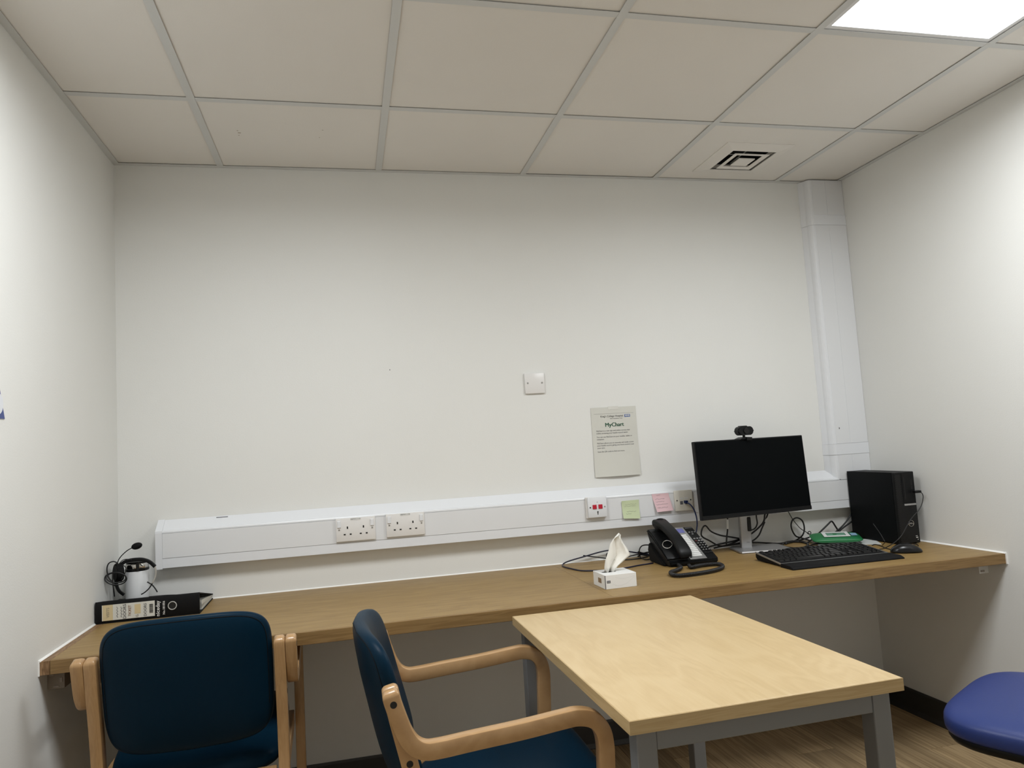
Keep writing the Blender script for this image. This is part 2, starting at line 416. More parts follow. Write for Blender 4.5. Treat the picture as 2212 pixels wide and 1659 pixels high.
# ================================================================ CABLE TRUNKING
TY = -.05
TB, TT = .866, 1.032
t = thing('cable_trunking', 'white plastic cable trunking along the back wall and up the corner', 'trunking', (0, 0, 0))
x0, x1 = -.222, 2.553
bm = B(); prism(bm, [(-.0005, TT), (TY+.008, .999), (TY+.002, .997), (TY, .993), (TY, .9885), (TY+.003, .9885), (TY+.003, .899), (TY, .899), (TY, TB), (-.0005, TB)], 'x', x0, XR-.0005)
obj('channel', bm, M['pvc'], t)
bm = bx(x0, XR-.0005, TY-.0004, TY+.004, .9003, .9873, bev=.0006, seg=1); obj('cover', bm, M['pvc_lid'], t)
bm = B(); prism(bm, [(-.0005, TT+.002), (TY+.006, 1.001), (TY-.0005, .997), (TY-.0015, .989), (TY-.0015, TB-.003), (-.0005, TB-.003)], 'x', -.245, -.2222); obj('end_cap', bm, M['pvc'], t)
# vertical run
vz0, vz1 = TT-.04, H-.002
VXL, VXF = 2.522, 2.556
def vprof(e=0.0):
    pts = [(VXL-e, -.0005)]
    for k in range(6):
        a = math.radians(15*k+15); pts.append((VXL-e+.012+(VXF-VXL-.012)*(1-math.cos(a)) , -.012+(TY-e+.012)*math.sin(a)))
    pts += [(VXF+.003, TY-e), (XR-.0006, TY-e), (XR-.0006, -.0005)]
    return pts
for k, (a, b) in enumerate(((.9886, 1.0995), (1.1485, 2.1495), (2.1965, vz1))):
    pf = vprof()
    bm = B(); prism(bm, pf, 'z', a, b); obj('riser', bm, M['pvc'], t)
    bm = bx(VXF+.004, 2.629, TY-.0008, TY+.002, a+.001, b-.0006); obj('riser_cover', bm, M['pvc_lid'], t)
    bm = bx(2.6305, XR-.002, TY-.0008, TY+.002, a+.001, b-.0006); obj('riser_cover', bm, M['pvc_lid'], t)
for a, b in ((1.1, 1.148), (2.15, 2.196)):
    bm = B(); prism(bm, vprof(.0022), 'z', a, b); obj('coupler', bm, M['pvc'], t)
# scuffs
p = onY(480, 1117, -.006); obj('scuff', bx(p.x-.020, p.x+.020, -.008, -.002, p.z-.0012, p.z+.0012), M['ink_grey'], t)
p = onY(1813, 925, TY-.001); obj('scuff', bx(p.x-.002, p.x+.002, TY-.0014, TY-.0006, p.z-.004, p.z+.004), M['ink_grey'], t)

# ================================================================ SOCKETS AND PLATES
def double_socket(x, z, label, txt):
    t = thing('double_socket', label, 'socket', (x, TY-.0004, z), group='white twin mains sockets on the trunking')
    W_, H_ = .1455, .0865
    bm = B(); bm2 = bx(-W_/2, W_/2, -.0095, 0, -H_/2, H_/2, bev=.002); bm.free(); obj('plate', bm2, M['socket'], t, smooth=True)
    for s in (-1, 1):
        bm = bx(s*.061-.0065, s*.061+.0065, -.0135, -.009, .009, .034, bev=.0015); obj('rocker_switch', bm, M['pvc'], t)
        bm = B(); cyl(bm, (s*.061, -.0105, .001), .0032, .0012, 'y', 14); obj('screw', bm, M['screw'], t)
        cx = s*.0295-.001
        bm = B(); box(bm, cx-.0024, cx+.0024, -.0103, -.0094, .0035, .0120)
        for q in (-1, 1): box(bm, cx+q*.011-.0036, cx+q*.011+.0036, -.0103, -.0094, -.0195, -.0148)
        obj('pin_holes', bm, M['hole'], t)
    bm = bx(-.018, .018, -.0102, -.0095, .0335, .0425); lb = obj('sticker', bm, M['white_label'], t)
    text('lettering', txt, .0062, M['ink'], lb, (0, -.0103, .038))
    return t
double_socket(.453, .949, 'white twin socket on the trunking, farther from the monitor', 'DB/PW/1.1/1B')
double_socket(.639, .951, 'white twin socket on the trunking, nearer the monitor', 'DB/PW/1.1/1B')

t = thing('alarm_point', 'white square wall plate with two red push buttons and a key slot', 'alarm switch', (1.409, TY-.0004, .957))
obj('back_box', bx(-.043, .0415, -.012, 0, -.0425, .0425, bev=.002), M['socket'], t)
obj('plate', bx(-.0385, .0425, -.020, -.012, -.0405, .0425, bev=.003), M['pvc'], t, smooth=True)
for s in (-1, 1):
    obj('push_button', bx(s*.0125-.0085+.002, s*.0125+.0085+.002, -.0225, -.0195, -.006, .0115, bev=.001), M['red'], t, label='red square push button')
    bm = B(); cyl(bm, (s*.031+.002, -.0208, .001), .003, .001, 'y', 12); obj('screw', bm, M['hole'] if s < 0 else M['screw'], t)
bm = B(); cyl(bm, (.002, -.0208, -.018), .003, .001, 'y', 12); box(bm, .0005, .0035, -.0208, -.0198, -.029, -.018); obj('key_slot', bm, M['hole'], t)
bm = B(); cyl(bm, (.002, -.0208, .021), .0015, .001, 'y', 10); obj('indicator', bm, M['ink_grey'], t)

t = thing('data_outlet', 'cream network outlet plate with a blue cable plugged in', 'data outlet', (1.795, TY-.0004, .956))
obj('plate', bx(-.0395, .0405, -.012, 0, -.0425, .0425, bev=.002), M['cream'], t, smooth=True)
for s in (-1, 1):
    obj('module', bx(s*.0115-.010, s*.0115+.010, -.0128, -.0118, -.024, .015), M['cream'], t)
    obj('jack', bx(s*.0115-.0065, s*.0115+.0065, -.0133, -.0125, -.016, -.002), M['ink_grey'], t)
    obj('label_window', bx(s*.0115-.008, s*.0115+.008, -.0133, -.0125, .006, .012), M['white_label'], t)
    bm = B(); cyl(bm, (s*.031, -.0128, .001), .0028, .001, 'y', 12); obj('screw', bm, M['hole'], t)

t = thing('blank_plate', 'white square blanking plate with two screws on the bare wall', 'wall plate', (1.1975, -.0004, 1.477))
obj('plate', bx(-.0425, .0425, -.010, 0, -.0425, .0425, bev=.003), M['socket'], t, smooth=True)
for s in (-1, 1):
    bm = B(); cyl(bm, (s*.0305, -.0112, .001), .0038, .0015, 'y', 16); obj('screw', bm, M['screw'], t)

# ---- notes
def sticky(name, label, corners, m, lines, curl, group):
    # corners tl,tr,br,bl in (x,z); hangs from its top edge
    t = thing(name, label, 'sticky note', (0, 0, 0), group=group)
    tl, tr, br, bl = [Vector((c[0], 0, c[1])) for c in corners]
    def pt(u, v, d=0.0):
        p = (tl*(1-u)+tr*u)*(1-v)+(bl*(1-u)+br*u)*v
        return Vector((p.x, TY-.0013-curl(u, v)-d, p.z))
    bm = B(); n = 10; G = [[bm.verts.new(pt(i/n, j/n)) for i in range(n+1)] for j in range(n+1)]
    K = [[bm.verts.new(pt(i/n, j/n, .0003)) for i in range(n+1)] for j in range(n+1)]
    for j in range(n):
        for i in range(n):
            bm.faces.new([G[j][i], G[j][i+1], G[j+1][i+1], G[j+1][i]]); bm.faces.new([K[j][i], K[j+1][i], K[j+1][i+1], K[j][i+1]])
    for i in range(n):
        for A, Bv in ((0, 0), (n, n)):
            bm.faces.new([G[A][i], K[A][i], K[A][i+1], G[A][i+1]]); bm.faces.new([G[i][A], G[i+1][A], K[i+1][A], K[i][A]])
    obj('paper', bm, m, t, smooth=True)
    for k, (u0, u1, v, mm) in enumerate(lines):
        rnd = random.Random(k+len(name)); P_ = []
        nn = max(6, int((u1-u0)*34))
        for i in range(nn):
            P_.append(pt(u0+(u1-u0)*i/(nn-1), v+.05*(rnd.random()-.5), .0005))
        bm = B(); tube(bm, P_, .00035, 3, 5); obj('handwriting', bm, mm, t)
    return t
sticky('sticky_note', 'pale green sticky note with curled top corners on the trunking', [(1.521, .973), (1.598, .974), (1.597, .897), (1.524, .902)], M['note_green'],
       [(.2, .85, .22, M['pencil']), (.15, .8, .32, M['pencil']), (.25, .8, .62, M['ink_grey']), (.2, .5, .74, M['ink_grey'])],
       lambda u, v: .004*abs(v-.45)+.012*max(0, (.25-u-v))+.008*max(0, .15-(1-u)-v)+.006*v*v, 'sticky notes on the trunking')
sticky('sticky_note', 'pink sticky note with handwriting beside the network outlet', [(1.657, .991), (1.733, .991), (1.744, .919), (1.671, .917)], M['note_pink'],
       [(.25, .5, .08, M['ink']), (.12, .68, .3, M['ink']), (.12, .62, .45, M['ink']), (.1, .8, .6, M['ink']), (.1, .72, .78, M['ink'])],
       lambda u, v: .016*max(0, v-.18)**1.0, 'sticky notes on the trunking')

# ---- A4 notice
t = thing('notice', 'A4 paper notice taped to the wall beside the monitor', 'notice', (0, 0, 0))
PX0, PX1, PZ0, PZ1 = 1.434, 1.636, 1.074, 1.364
def curl(x, z):
    u = (x-PX0)/(PX1-PX0); v = (PZ1-z)/(PZ1-PZ0)
    return .002+.020*max(0, v-.35)**1.8*(1.1-.75*abs(2*u-1)**2)+.005*max(0, v-.5)*u
def bend(co): return Vector((co.x, co.y-curl(co.x, co.z), co.z))
bm = B(); nx, nz = 12, 18; G = []
for j in range(nz+1):
    row = []
    for i in range(nx+1):
        x = PX0+(PX1-PX0)*i/nx; z = PZ1+(PZ0-PZ1)*j/nz
        row.append(bm.verts.new(bend(Vector((x, 0, z)))))
    G.append(row)
for j in range(nz):
    for i in range(nx): bm.faces.new([G[j][i], G[j+1][i], G[j+1][i+1], G[j][i+1]])
ext = bmesh.ops.extrude_face_region(bm, geom=list(bm.faces))
for v in [g for g in ext['geom'] if isinstance(g, bmesh.types.BMVert)]: v.co.y += .0003
obj('paper', bm, M['paper'], t, smooth=True)
cx = (PX0+PX1)/2
def ptext(s, size, m, x, z, align='LEFT', bold=0):
    me = text_mesh(s, size, align, ext=.00008, bold=bold)
    me.transform(Matrix.Translation((x, -.0006, z)) @ Matrix.Rotation(PI/2, 4, 'X'))
    for v in me.vertices: v.co = bend(v.co)
    return obj('lettering', me, m, t)
ptext("King's College Hospital", .0108, M['ink'], cx-.060, PZ1-.0385)
bm = bx(cx+.0475, cx+.0725, -.0007, -.0004, PZ1-.0445, PZ1-.0335)
for v in bm.verts: v.co = bend(v.co)
lz = obj('lozenge', bm, M['ink_blue'], t)
me = text_mesh('NHS', .0105, 'CENTER', ext=.00008, bold=.0004); me.transform(Matrix.Translation((cx+.060, -.0009, PZ1-.039)) @ Matrix.Rotation(PI/2, 4, 'X'))
for v in me.vertices: v.co = bend(v.co)
obj('lettering', me, M['paper'], lz)
ptext('NHS Foundation Trust', .006, M['ink_grey'], cx-.018, PZ1-.0485)
me = text_mesh('MyChart', .0235, 'CENTER', ext=.00008); bm = B()
for k_ in range(5):      # heavier strokes
    m2 = me.copy(); m2.transform(Matrix.Translation((cx+(k_-2)*.00035, -.0006-.00003*k_, PZ1-.075)) @ Matrix.Rotation(PI/2, 4, 'X')); bm.from_mesh(m2)
for v in bm.verts: v.co = bend(v.co)
obj('lettering', bm, M['ink_green'], t)
L0 = PX0+.018
for s, dz in (('MyChart is a new app and online service that', .099), ('makes accessing your health record easier.', .109), ('You can use MyChart on your mobile, tablet or', .1245), ('computer.', .134),
              ('MyChart allows you to securely and easily access', .1505), ('your health record, giving you more control over', .160), ('your care.', .170), ('Scan the QR code to find out more.', .1855)):
    ptext(s, .0082, M['ink_grey'], L0, PZ1-dz)
bm = bx(PX0+.012, PX1-.012, -.0006, -.0004, PZ1-.0275, PZ1-.0270)
for v in bm.verts: v.co = bend(v.co)
obj('rule', bm, M['ink_grey'], t)
bm = bx(cx-.024, cx+.022, -.0008, -.0002, PZ1-.011, PZ1+.003)
for v in bm.verts: v.co.y -= .0022
obj('tape', bm, M['tape'], t)

# ---- poster on the left wall (edge of it in view)
t = thing('wall_poster', 'blue poster with a white round shape at the left edge of view', 'poster', (XL+.0006, -.894, 1.363))
obj('sheet', prism(B(), [(0, 0), (-.030, .080), (-.09, .297), (-.42, .297), (-.42, 0)], 'x', 0, .0012), M['poster_blue'], t)
bm = B(); r_ = .030
for yy, zz, rr in ((-.036, .035, .026),):
    cyl(bm, (.0012, yy, zz), rr, .0005, 'x', 36)
obj('roundel', bm, M['poster_white'], t)

# ================================================================ WORKTOP
t = thing('worktop', 'long oak worktop fixed wall to wall along the back wall', 'desk', (0, 0, 0))
a, b = XL+.003, XR-.004; SEAM = 1.226; LIP = .024
obj('board', bx(a+LIP, SEAM-.0004, -DD+.010, -.003, ZD-TH, ZD), M['oak'], t)
obj('board', bx(SEAM+.0004, b, -DD+.010, -.003, ZD-TH, ZD), M['oak'], t)
obj('front_lipping', bx(a+LIP, b, -DD, -DD+.0097, ZD-TH, ZD, bev=.0015), M['oak_edge'], t)
obj('end_lipping', bx(a, a+LIP-.0008, -DD, -.003, ZD-TH, ZD, bev=.001), M['oak_end'], t)
bm = B()
prism(bm, [(XL+.0002, ZD+.004), (a+.0035, ZD+.0006), (a+.0035, ZD-.001), (XL+.0002, ZD-.001)], 'y', -DD-.002, -.001)
box(bm, XL+.0002, a+.0005, -DD-.003, -DD+.006, ZD-TH-.001, ZD+.003)
prism(bm, [(XR-.0002, ZD+.005), (b-.0035, ZD+.0006), (b-.0035, ZD-.001), (XR-.0002, ZD-.001)], 'y', -DD-.002, -.001)
box(bm, b-.0005, XR-.0002, -DD-.004, -DD+.006, ZD-TH-.001, ZD+.004)
prism(bm, [(-.0002, ZD+.004), (-.005, ZD+.0006), (-.005, ZD-.001), (-.0002, ZD-.001)], 'x', XL+.004, XR-.004)
obj('sealant', bm, M['sealant'], t, label='white sealant bead')
# support battens on side walls
bm = bx(XL+.0005, XL+.042, -.64, -.02, ZD-TH-.052, ZD-TH-.0005); obj('batten', bm, M['batten'], t)
bm = bx(XR-.042, XR-.0005, -.615, -.02, ZD-TH-.045, ZD-TH-.0005); obj('batten', bm, M['wall'], t)
for (x_, z_, sx, sz) in ((XL+.010, -.012, .010, .010), (XL+.034, -.03, .006, .012), (XL+.022, -.046, .014, .004)):
    obj('chipped_plaster', bx(x_-sx/2, x_+sx/2, -.6425, -.6395, ZD-TH+z_-sz/2, ZD-TH+z_+sz/2), M['plaster'], t)
for (x_, z_, sx, sz) in ((XR-.020, -.012, .012, .012), (XR-.028, -.036, .016, .006)):
    obj('chipped_plaster', bx(x_-sx/2, x_+sx/2, -.6175, -.6145, ZD-TH+z_-sz/2, ZD-TH+z_+sz/2), M['plaster'], t)

# ================================================================ FOREGROUND TABLE
t = thing('side_table', 'maple laminate rectangular table with grey square steel legs', 'table', (1.190, -1.166, 0), .015)
TWd, TDp, TZ, TT_ = .582, .886, .72, .026
obj('tabletop', bx(-TWd/2, TWd/2, -TDp/2, TDp/2, TZ-TT_, TZ, bev=.002), M['maple'], t)
bm = bx(-TWd/2-.0012, TWd/2+.0012, -TDp/2-.0012, -TDp/2+.0002, TZ-TT_+.0008, TZ-.0012)
box(bm, -TWd/2-.0012, TWd/2+.0012, TDp/2-.0002, TDp/2+.0012, TZ-TT_+.0008, TZ-.0012)
box(bm, -TWd/2-.0012, -TWd/2+.0002, -TDp/2, TDp/2, TZ-TT_+.0008, TZ-.0012); box(bm, TWd/2-.0002, TWd/2+.0012, -TDp/2, TDp/2, TZ-TT_+.0008, TZ-.0012)
obj('edge_band', bm, M['maple_edge'], t)
LG = .040; ix, iy = TWd/2-.018, TDp/2-.018
for sx in (-1, 1):
    for sy in (-1, 1):
        x0, x1 = sorted((sx*ix, sx*(ix-LG))); y0, y1 = sorted((sy*iy, sy*(iy-LG)))
        lg = obj('leg', bx(x0, x1, y0, y1, .012, TZ-TT_-.0005, bev=.003), M['steel_grey'], t)
        obj('foot', bx(x0+.002, x1-.002, y0+.002, y1-.002, 0, .012), M['black'], lg)
for sy in (-1, 1):
    y0, y1 = sorted((sy*(iy-.002), sy*(iy-.027))); obj('apron', bx(-ix+LG, ix-LG, y0, y1, TZ-TT_-.041, TZ-TT_-.001, bev=.002), M['steel_grey'], t)
for sx in (-1, 1):
    x0, x1 = sorted((sx*(ix-.055), sx*(ix-.080))); obj('apron', bx(x0, x1, -iy+.027, iy-.027, TZ-TT_-.041, TZ-TT_-.001, bev=.002), M['steel_grey'], t)

# ================================================================ ARMCHAIRS
SEC = rrect(.034, .029, .0032, 2)
def capped(path):
    t0 = (path[0]-path[1]).normalized()
    return [path[0]+t0*d for d in (.012, .0105, .0075, .004)]+path
def cap_scale(n):
    return lambda q: {0: .35, 1: .62, 2: .84, 3: .96}.get(round(q*(n-1)), 1.0)
def make_chair(label, loc, rotz):
    t = thing('armchair', label, 'armchair', loc, rotz, group='beech armchairs with navy vinyl upholstery')
    for s in (-1, 1):
        # bentwood arm + front leg
        xa_ = s*.2540
        pts = [(-.003, .747), (.000, .735), (.010, .702), (.021, .672), (.036, .649), (.058, .636), (.088, .6345), (.16, .640), (.26, .647), (.345, .6555), (.378, .657), (.408, .648), (.426, .626), (.432, .596), (.431, .55), (.424, .40), (.412, .2), (.405, .0)]
        pth = capped(smooth_path([(xa_, f, z) for f, z in pts], 6)); bm = B(); sweep(bm, pth, SEC, up=Vector((1, 0, 0)), scale=cap_scale(len(pth)))
        arm = obj('arm', bm, M['beech'], t, smooth=True)
        # rounded end
        # rear post / leg
        xp = s*.2248
        pts = [(-.003, .747), (.014, .67), (.030, .60), (.050, .50), (.056, .42), (.048, .30), (.022, .15), (-.015, .0)]
        pth = capped(smooth_path([(xp, f, z) for f, z in pts], 6)); bm = B(); sweep(bm, pth, SEC, up=Vector((1, 0, 0)), scale=cap_scale(len(pth)))
        obj('rear_leg', bm, M['beech'], t, smooth=True)
        for f, z, xo in ((.001, .733, .2685), (.029, .606, .2393)):
            bm = B(); cyl(bm, (s*(xo-.0006), f, z), .0068, s*.0012, 'x', 20); obj('bolt_hole', bm, M['hole'], arm)
        # seat side rail
        bm = bx(s*.2248-.012, s*.2248+.012, .06, .43, .385, .428, bev=.003); obj('side_rail', bm, M['beech'], t)
    bm = bx(-.205, .205, .395, .42, .395, .435, bev=.003); obj('front_rail', bm, M['beech'], t)
    bm = bx(-.205, .205, .045, .07, .37, .405, bev=.003); obj('rear_rail', bm, M['beech'], t)
    # back rest
    zc, hh, hw = .672, .176, .2065
    EX = 7.0
    def back(u, v, th):
        z = zc+hh*v-.012*u*u*(v > 0)*v; x = u*hw*(1-.10*max(0, -v-.2)**2)
        if v > 0: x *= 1-.06*v**6
        f = .012+(.735-z)*.235-.040*(1-u*u)-.006
        tt = .030*(1.0-.15*v)
        return Vector((x, f+th*tt, z))
    obj('backrest', pad(back, EX, 3.2, 14, 120), M['vinyl'], t, smooth='all')
    bm = B()
    def ol(a):
        c, s_ = math.cos(a), math.sin(a); e = 2/EX
        return math.copysign(abs(c)**e, c), math.copysign(abs(s_)**e, s_)
    P_ = []
    for k in range(120):
        u, v = ol(2*PI*k/120); r_ = .945
        if v > -.55: P_.append((math.atan2(v+.55, u), back(u*r_, v*r_, -(1-r_**3.2)**(1/3.2)-.003)))
    P_ = [p for a_, p in sorted(P_, key=lambda q: q[0])]
    sweep(bm, P_, circ(.0010, 6)); obj('seam', bm, M['black_matte'], t)
    # seat
    def seat(u, v, th):
        f = .262+.208*v; x = u*.226*(1-.03*max(0, -v))
        z = .443+.032*v+.004*(1-u*u)
        return Vector((x, f, z+th*.036-.012*(v > .0)*v**4*0))
    obj('seat', pad(seat, 4.5, 3.4, 14, 72), M['vinyl'], t, smooth='all')
    return t
make_chair('navy armchair tucked in under the oak worktop, seen from behind', (.012, -.818, 0), .03)
make_chair('navy armchair turned sideways, arms at the maple table', (.502, -1.130, 0), -PI/2-.01)

# ================================================================ BLUE SWIVEL SEAT
t = thing('swivel_chair', 'blue vinyl swivel seat with black underside at the right edge', 'swivel chair', (2.112, -1.334, 0), .50)
def st(u, v, th):
    return Vector((u*.255, v*.187, .474+th*.044))
obj('seat', pad(st, 3.6, 3.2, 16, 96), M['vinyl_blue'], t, smooth='all')
def sh(u, v, th): return Vector((u*.249*(1+.04*min(0, th)), v*.177*(1+.05*min(0, th)), .446+th*.034))
obj('shell', pad(sh, 3.9, 2.8, 10, 96), M['black'], t, smooth='all')
bm = B(); cyl(bm, (0, 0, .10), .028, .20); cyl(bm, (0, 0, .28), .016, .15); obj('gas_lift', bm, M['black'], t, smooth=True)
bm = bx(-.09, .09, -.09, .09, .40, .432, bev=.01); obj('mechanism', bm, M['black'], t)
for k in range(5):
    a_ = 2*PI*k/5+.3; c, s = math.cos(a_), math.sin(a_)
    bm = B(); sweep(bm, [Vector((c*r, s*r, z)) for r, z in ((.02, .105), (.15, .092), (.28, .075))], rrect(.04, .028, .006), scale=lambda q: 1-.35*q); lgo = obj('spoke', bm, M['black'], t)
    bm = B(); cyl(bm, (c*.275-s*-.012, s*.275+c*-.012, .03), .03, .001, 'z', 3); bm.free()
    bm = B()
    for q in (-1, 1):
        d = Vector((-s, c, 0)); p = Vector((c*.275, s*.275, .0275))+d*q*.012
        sweep(bm, [p-d*.008, p+d*.008], circ(.0275, 20))
    box(bm, c*.275-.012, c*.275+.012, s*.275-.012, s*.275+.012, .035, .07); obj('caster', bm, M['black'], t)

# ================================================================ MONITOR + WEBCAM
MC = Vector((2.049, -.189, 1.042)); MA, MT = -.115, .054
t = thing('monitor', 'black flat screen monitor on a silver stand', 'monitor', (2.049, -.13, ZD), .115)
# local frame: x right, y away from viewer; tilt about x
def mon(bm):
    for v in bm.verts:
        x, y, z = v.co
        v.co = Vector((x, -.058+y*math.cos(MT)+z*math.sin(MT), 1.042-ZD+z*math.cos(MT)-y*math.sin(MT)))
    return bm
MW, MH = .538, .313
obj('housing', mon(bx(-MW/2, MW/2, .001, .022, -MH/2, MH/2, bev=.003)), M['black'], t)
sc = obj('screen', mon(bx(-MW/2+.004, MW/2-.004, -.0002, .0012, -MH/2+.017, MH/2-.005)), M['screen'], t)
obj('chin', mon(bx(-MW/2+.001, MW/2-.001, -.0012, .0014, -MH/2+.001, -MH/2+.0165, bev=.0008)), M['black'], t)
obj('rear_bulge', mon(bx(-.17, .17, .02, .045, -.10, .09, bev=.012)), M['black'], t)
SB = Matrix.Rotation(-.115, 4, 'Z') @ Matrix.Translation((2.088-2.049, -.118+.13, 0)) @ Matrix.Rotation(-.20, 4, 'Z')
def stand(name, bm, m, **k):
    bm.transform(SB); return obj(name, bm, m, t, **k)
bm = B(); prism(bm, rrect(.046, .026, .005), 'z', .008, .36)
for v in bm.verts: v.co.x += -.043-(.36-v.co.z)*0; v.co.y += .026-(v.co.z-.008)*.04
stand('stand_column', bm, M['silver'], smooth=True)
bm = bx(-.036, -.020, .004, .034, .075, .135, bev=.004); stand('cable_slot', bm, M['hole'])
bm = B(); prism(bm, [(-.106, -.080), (-.100, -.088), (.100, -.088), (.108, -.080), (.108, .05), (.092, .082), (-.085, .082), (-.106, .05)], 'z', .002, .008); stand('stand_base', bm, M['silver_dk'])
stand('base_edge', bx(-.100, .100, -.0888, -.0878, .0022, .0082), M['pvc'])
stand('base_pad', bx(-.09, .09, -.07, .07, 0, .002), M['black'])
me = text_mesh('DELL', .007); bm = B(); bm.from_mesh(me); bm.transform(Matrix.Translation((-.036, .0119, .030)) @ Matrix.Rotation(PI/2, 4, 'X')); stand('lettering', bm, M['ink_grey'])

wp = onY(1606, 932.5, -.172)
t = thing('webcam', 'small black webcam clipped on top of the monitor', 'webcam', (wp.x, wp.y, 1.197), .115)
bm = B(); prism(bm, rrect(.078, .036, .0178, 8), 'y', -.018, .012)
bmesh.ops.bevel(bm, geom=[e for e in bm.edges if abs(e.verts[0].co.y-e.verts[1].co.y) < 1e-6], offset=.004, segments=2, affect='EDGES')
for v in bm.verts: v.co.z += .033
obj('body', bm, M['black'], t, smooth=True)
bm = B(); cyl(bm, (0, -.0215, .033), .012, .006, 'y', 24); lens = obj('lens', bm, M['black_gloss'], t); 
bm = B(); ring(bm, (0, -.0215, .033), .0115, .0012, 'y', 28, 6); obj('lens_ring', bm, M['key'], lens)
bm = bx(-.02, .016, -.008, .010, .046, .0545, bev=.003); obj('top_cap', bm, M['black'], t)
bm = B(); cyl(bm, (0, 0, .002), .0055, .016); obj('stem', bm, M['black'], t)
bm = B(); prism(bm, [(-.032, -.001), (.022, -.001), (.022, .006), (-.006, .008)], 'y', -.018, .03); obj('clip', bm, M['black'], t)
bm = bx(-.004, .022, -.024, -.0185, -.006, .006); obj('clip_lip', bm, M['black'], t)

# ================================================================ COMPUTER CASE
t = thing('computer_case', 'black upright desktop computer case in the corner', 'computer', (2.632, -.205, ZD), -.02)
PWd, PDp, PH = .0926, .292, .290
obj('body', bx(-PWd/2, PWd/2, -PDp/2+.014, PDp/2, .004, PH, bev=.002), M['case'], t)
obj('front_bezel', bx(-PWd/2, PWd/2, -PDp/2, -PDp/2+.0145, .004, PH, bev=.003), M['black'], t)
yf = -PDp/2
# grille: honeycomb holes
bm = B(); s_ = .0066
def hexa(x, z):
    vs_ = [bm.verts.new((x+.0028*math.cos(PI/3*k+PI/6), yf-.0004, z+.0023*math.sin(PI/3*k+PI/6))) for k in range(6)]; bm.faces.new(vs_)
    ws = [bm.verts.new((v.co.x, yf+.002, v.co.z)) for v in vs_]
    for k in range(6): bm.faces.new([vs_[k], vs_[(k+1) % 6], ws[(k+1) % 6], ws[k]])
for row in range(60):
    z = .010+row*.0047
    for c in range(16):
        x = -PWd/2+.006+c*s_+(s_/2 if row % 2 else 0)
        if x > PWd/2-.005: continue
        if z > .158 and x > -.020: continue
        if z > PH-.008: continue
        if (x-.010)**2+(z-.083)**2 < .0135**2: continue
        hexa(x, z)
g = obj('grille', bm, M['hole'], t)
obj('drive_bay', bx(-.013, PWd/2-.003, yf-.0016, yf+.003, .166, PH-.005, bev=.001), M['black'], t)
obj('drive_slot', bx(-.006, -.003, yf-.0022, yf, .18, PH-.02), M['key'], t)
obj('silver_bar', bx(-.012, PWd/2-.004, yf-.0024, yf+.002, .155, .162, bev=.0006), M['silver'], t, label='silver bar')
for z in (.225, .207, .252, .24): obj('port', bx(.026, .032, yf-.0022, yf, z-.006, z+.006), M['hole'], t)
bm = B(); ring(bm, (.010, yf-.001, .083), .0118, .0012, 'y', 36, 6); lg = obj('logo_ring', bm, M['chrome'], t)
text('logo_lettering', 'DELL', .0078, M['chrome'], lg, (.010, yf-.0014, .083), bold=.0002)
bm = bx(.026, .034, yf-.0012, yf, .031, .0325); box(bm, .027, .036, yf-.0012, yf, .024, .027); box(bm, .034, .0365, yf-.0012, yf, .016, .019); obj('sticker', bm, M['white_label'], t)
for sx in (-1, 1):
    for sy in (-1, 1): obj('foot', bx(sx*.035-.006, sx*.035+.006, sy*.12-.01, sy*.12+.01, 0, .0042), M['black'], t)

# ================================================================ KEYBOARD
t = thing('keyboard', 'black keyboard with silver trim and palm rest', 'keyboard', (2.152, -.600, ZD), -.012)
KW = .443; k0, k1 = .080, .248
zt = lambda y: .011+max(0, y-k0)*.115
bm = B(); prism(bm, [(k0, .003), (k1-.01, .003), (k1, .012), (k1, zt(k1)), (k0, zt(k0))], 'x', -KW/2, KW/2); bmesh.ops.bevel(bm, geom=list(bm.edges), offset=.002, segments=2, affect='EDGES'); obj('body', bm, M['black_matte'], t)
bm = B(); prism(bm, [(.0, .001), (.003, .0), (k0-.002, .0), (k0-.002, .0125), (.02, .0115), (.004, .006), (0, .003)], 'x', -KW/2-.004, KW/2+.006); bmesh.ops.bevel(bm, geom=list(bm.edges), offset=.0015, segments=2, affect='EDGES'); obj('palm_rest', bm, M['black_matte'], t)
bm = bx(-KW/2-.001, KW/2+.001, k0-.0018, k0+.0016, .004, zt(k0)+.0022); obj('front_trim', bm, M['silver'], t, label='thin silver strip')
for s in (-1, 1):
    bm = B(); prism(bm, [(k0, zt(k0)-.003), (k1, zt(k1)-.003), (k1, zt(k1)+.0022), (k0, zt(k0)+.0022)], 'x', s*(KW/2-.0005)-.0016, s*(KW/2-.0005)+.0016); obj('side_trim', bm, M['silver'], t)
bm = B(); prism(bm, [(-.10, k1-.002), (.15, k1-.002), (.145, k1+.012), (-.08, k1+.012)], 'z', .006, zt(k1)+.002); obj('rear_hump', bm, M['black_matte'], t)
for s in (-1, 1): obj('riser_foot', bx(s*.18-.015, s*.18+.015, k1-.03, k1-.018, 0, .006), M['black'], t)
U = .0186; keyx0 = -KW/2+.009
rows = []
r0 = [(0, 1)]+[(2+i, 1) for i in range(4)]+[(6.5+i, 1) for i in range(4)]+[(11+i, 1) for i in range(4)]+[(15.25+i, 1) for i in range(3)]+[(18.5+i, 1) for i in range(4)]
r1 = [(i, 1) for i in range(13)]+[(13, 2)]+[(15.25+i, 1) for i in range(3)]+[(18.5+i, 1) for i in range(4)]
r2 = [(0, 1.5)]+[(1.5+i, 1) for i in range(12)]+[(13.5, 1.5)]+[(15.25+i, 1) for i in range(3)]+[(18.5+i, 1) for i in range(4)]
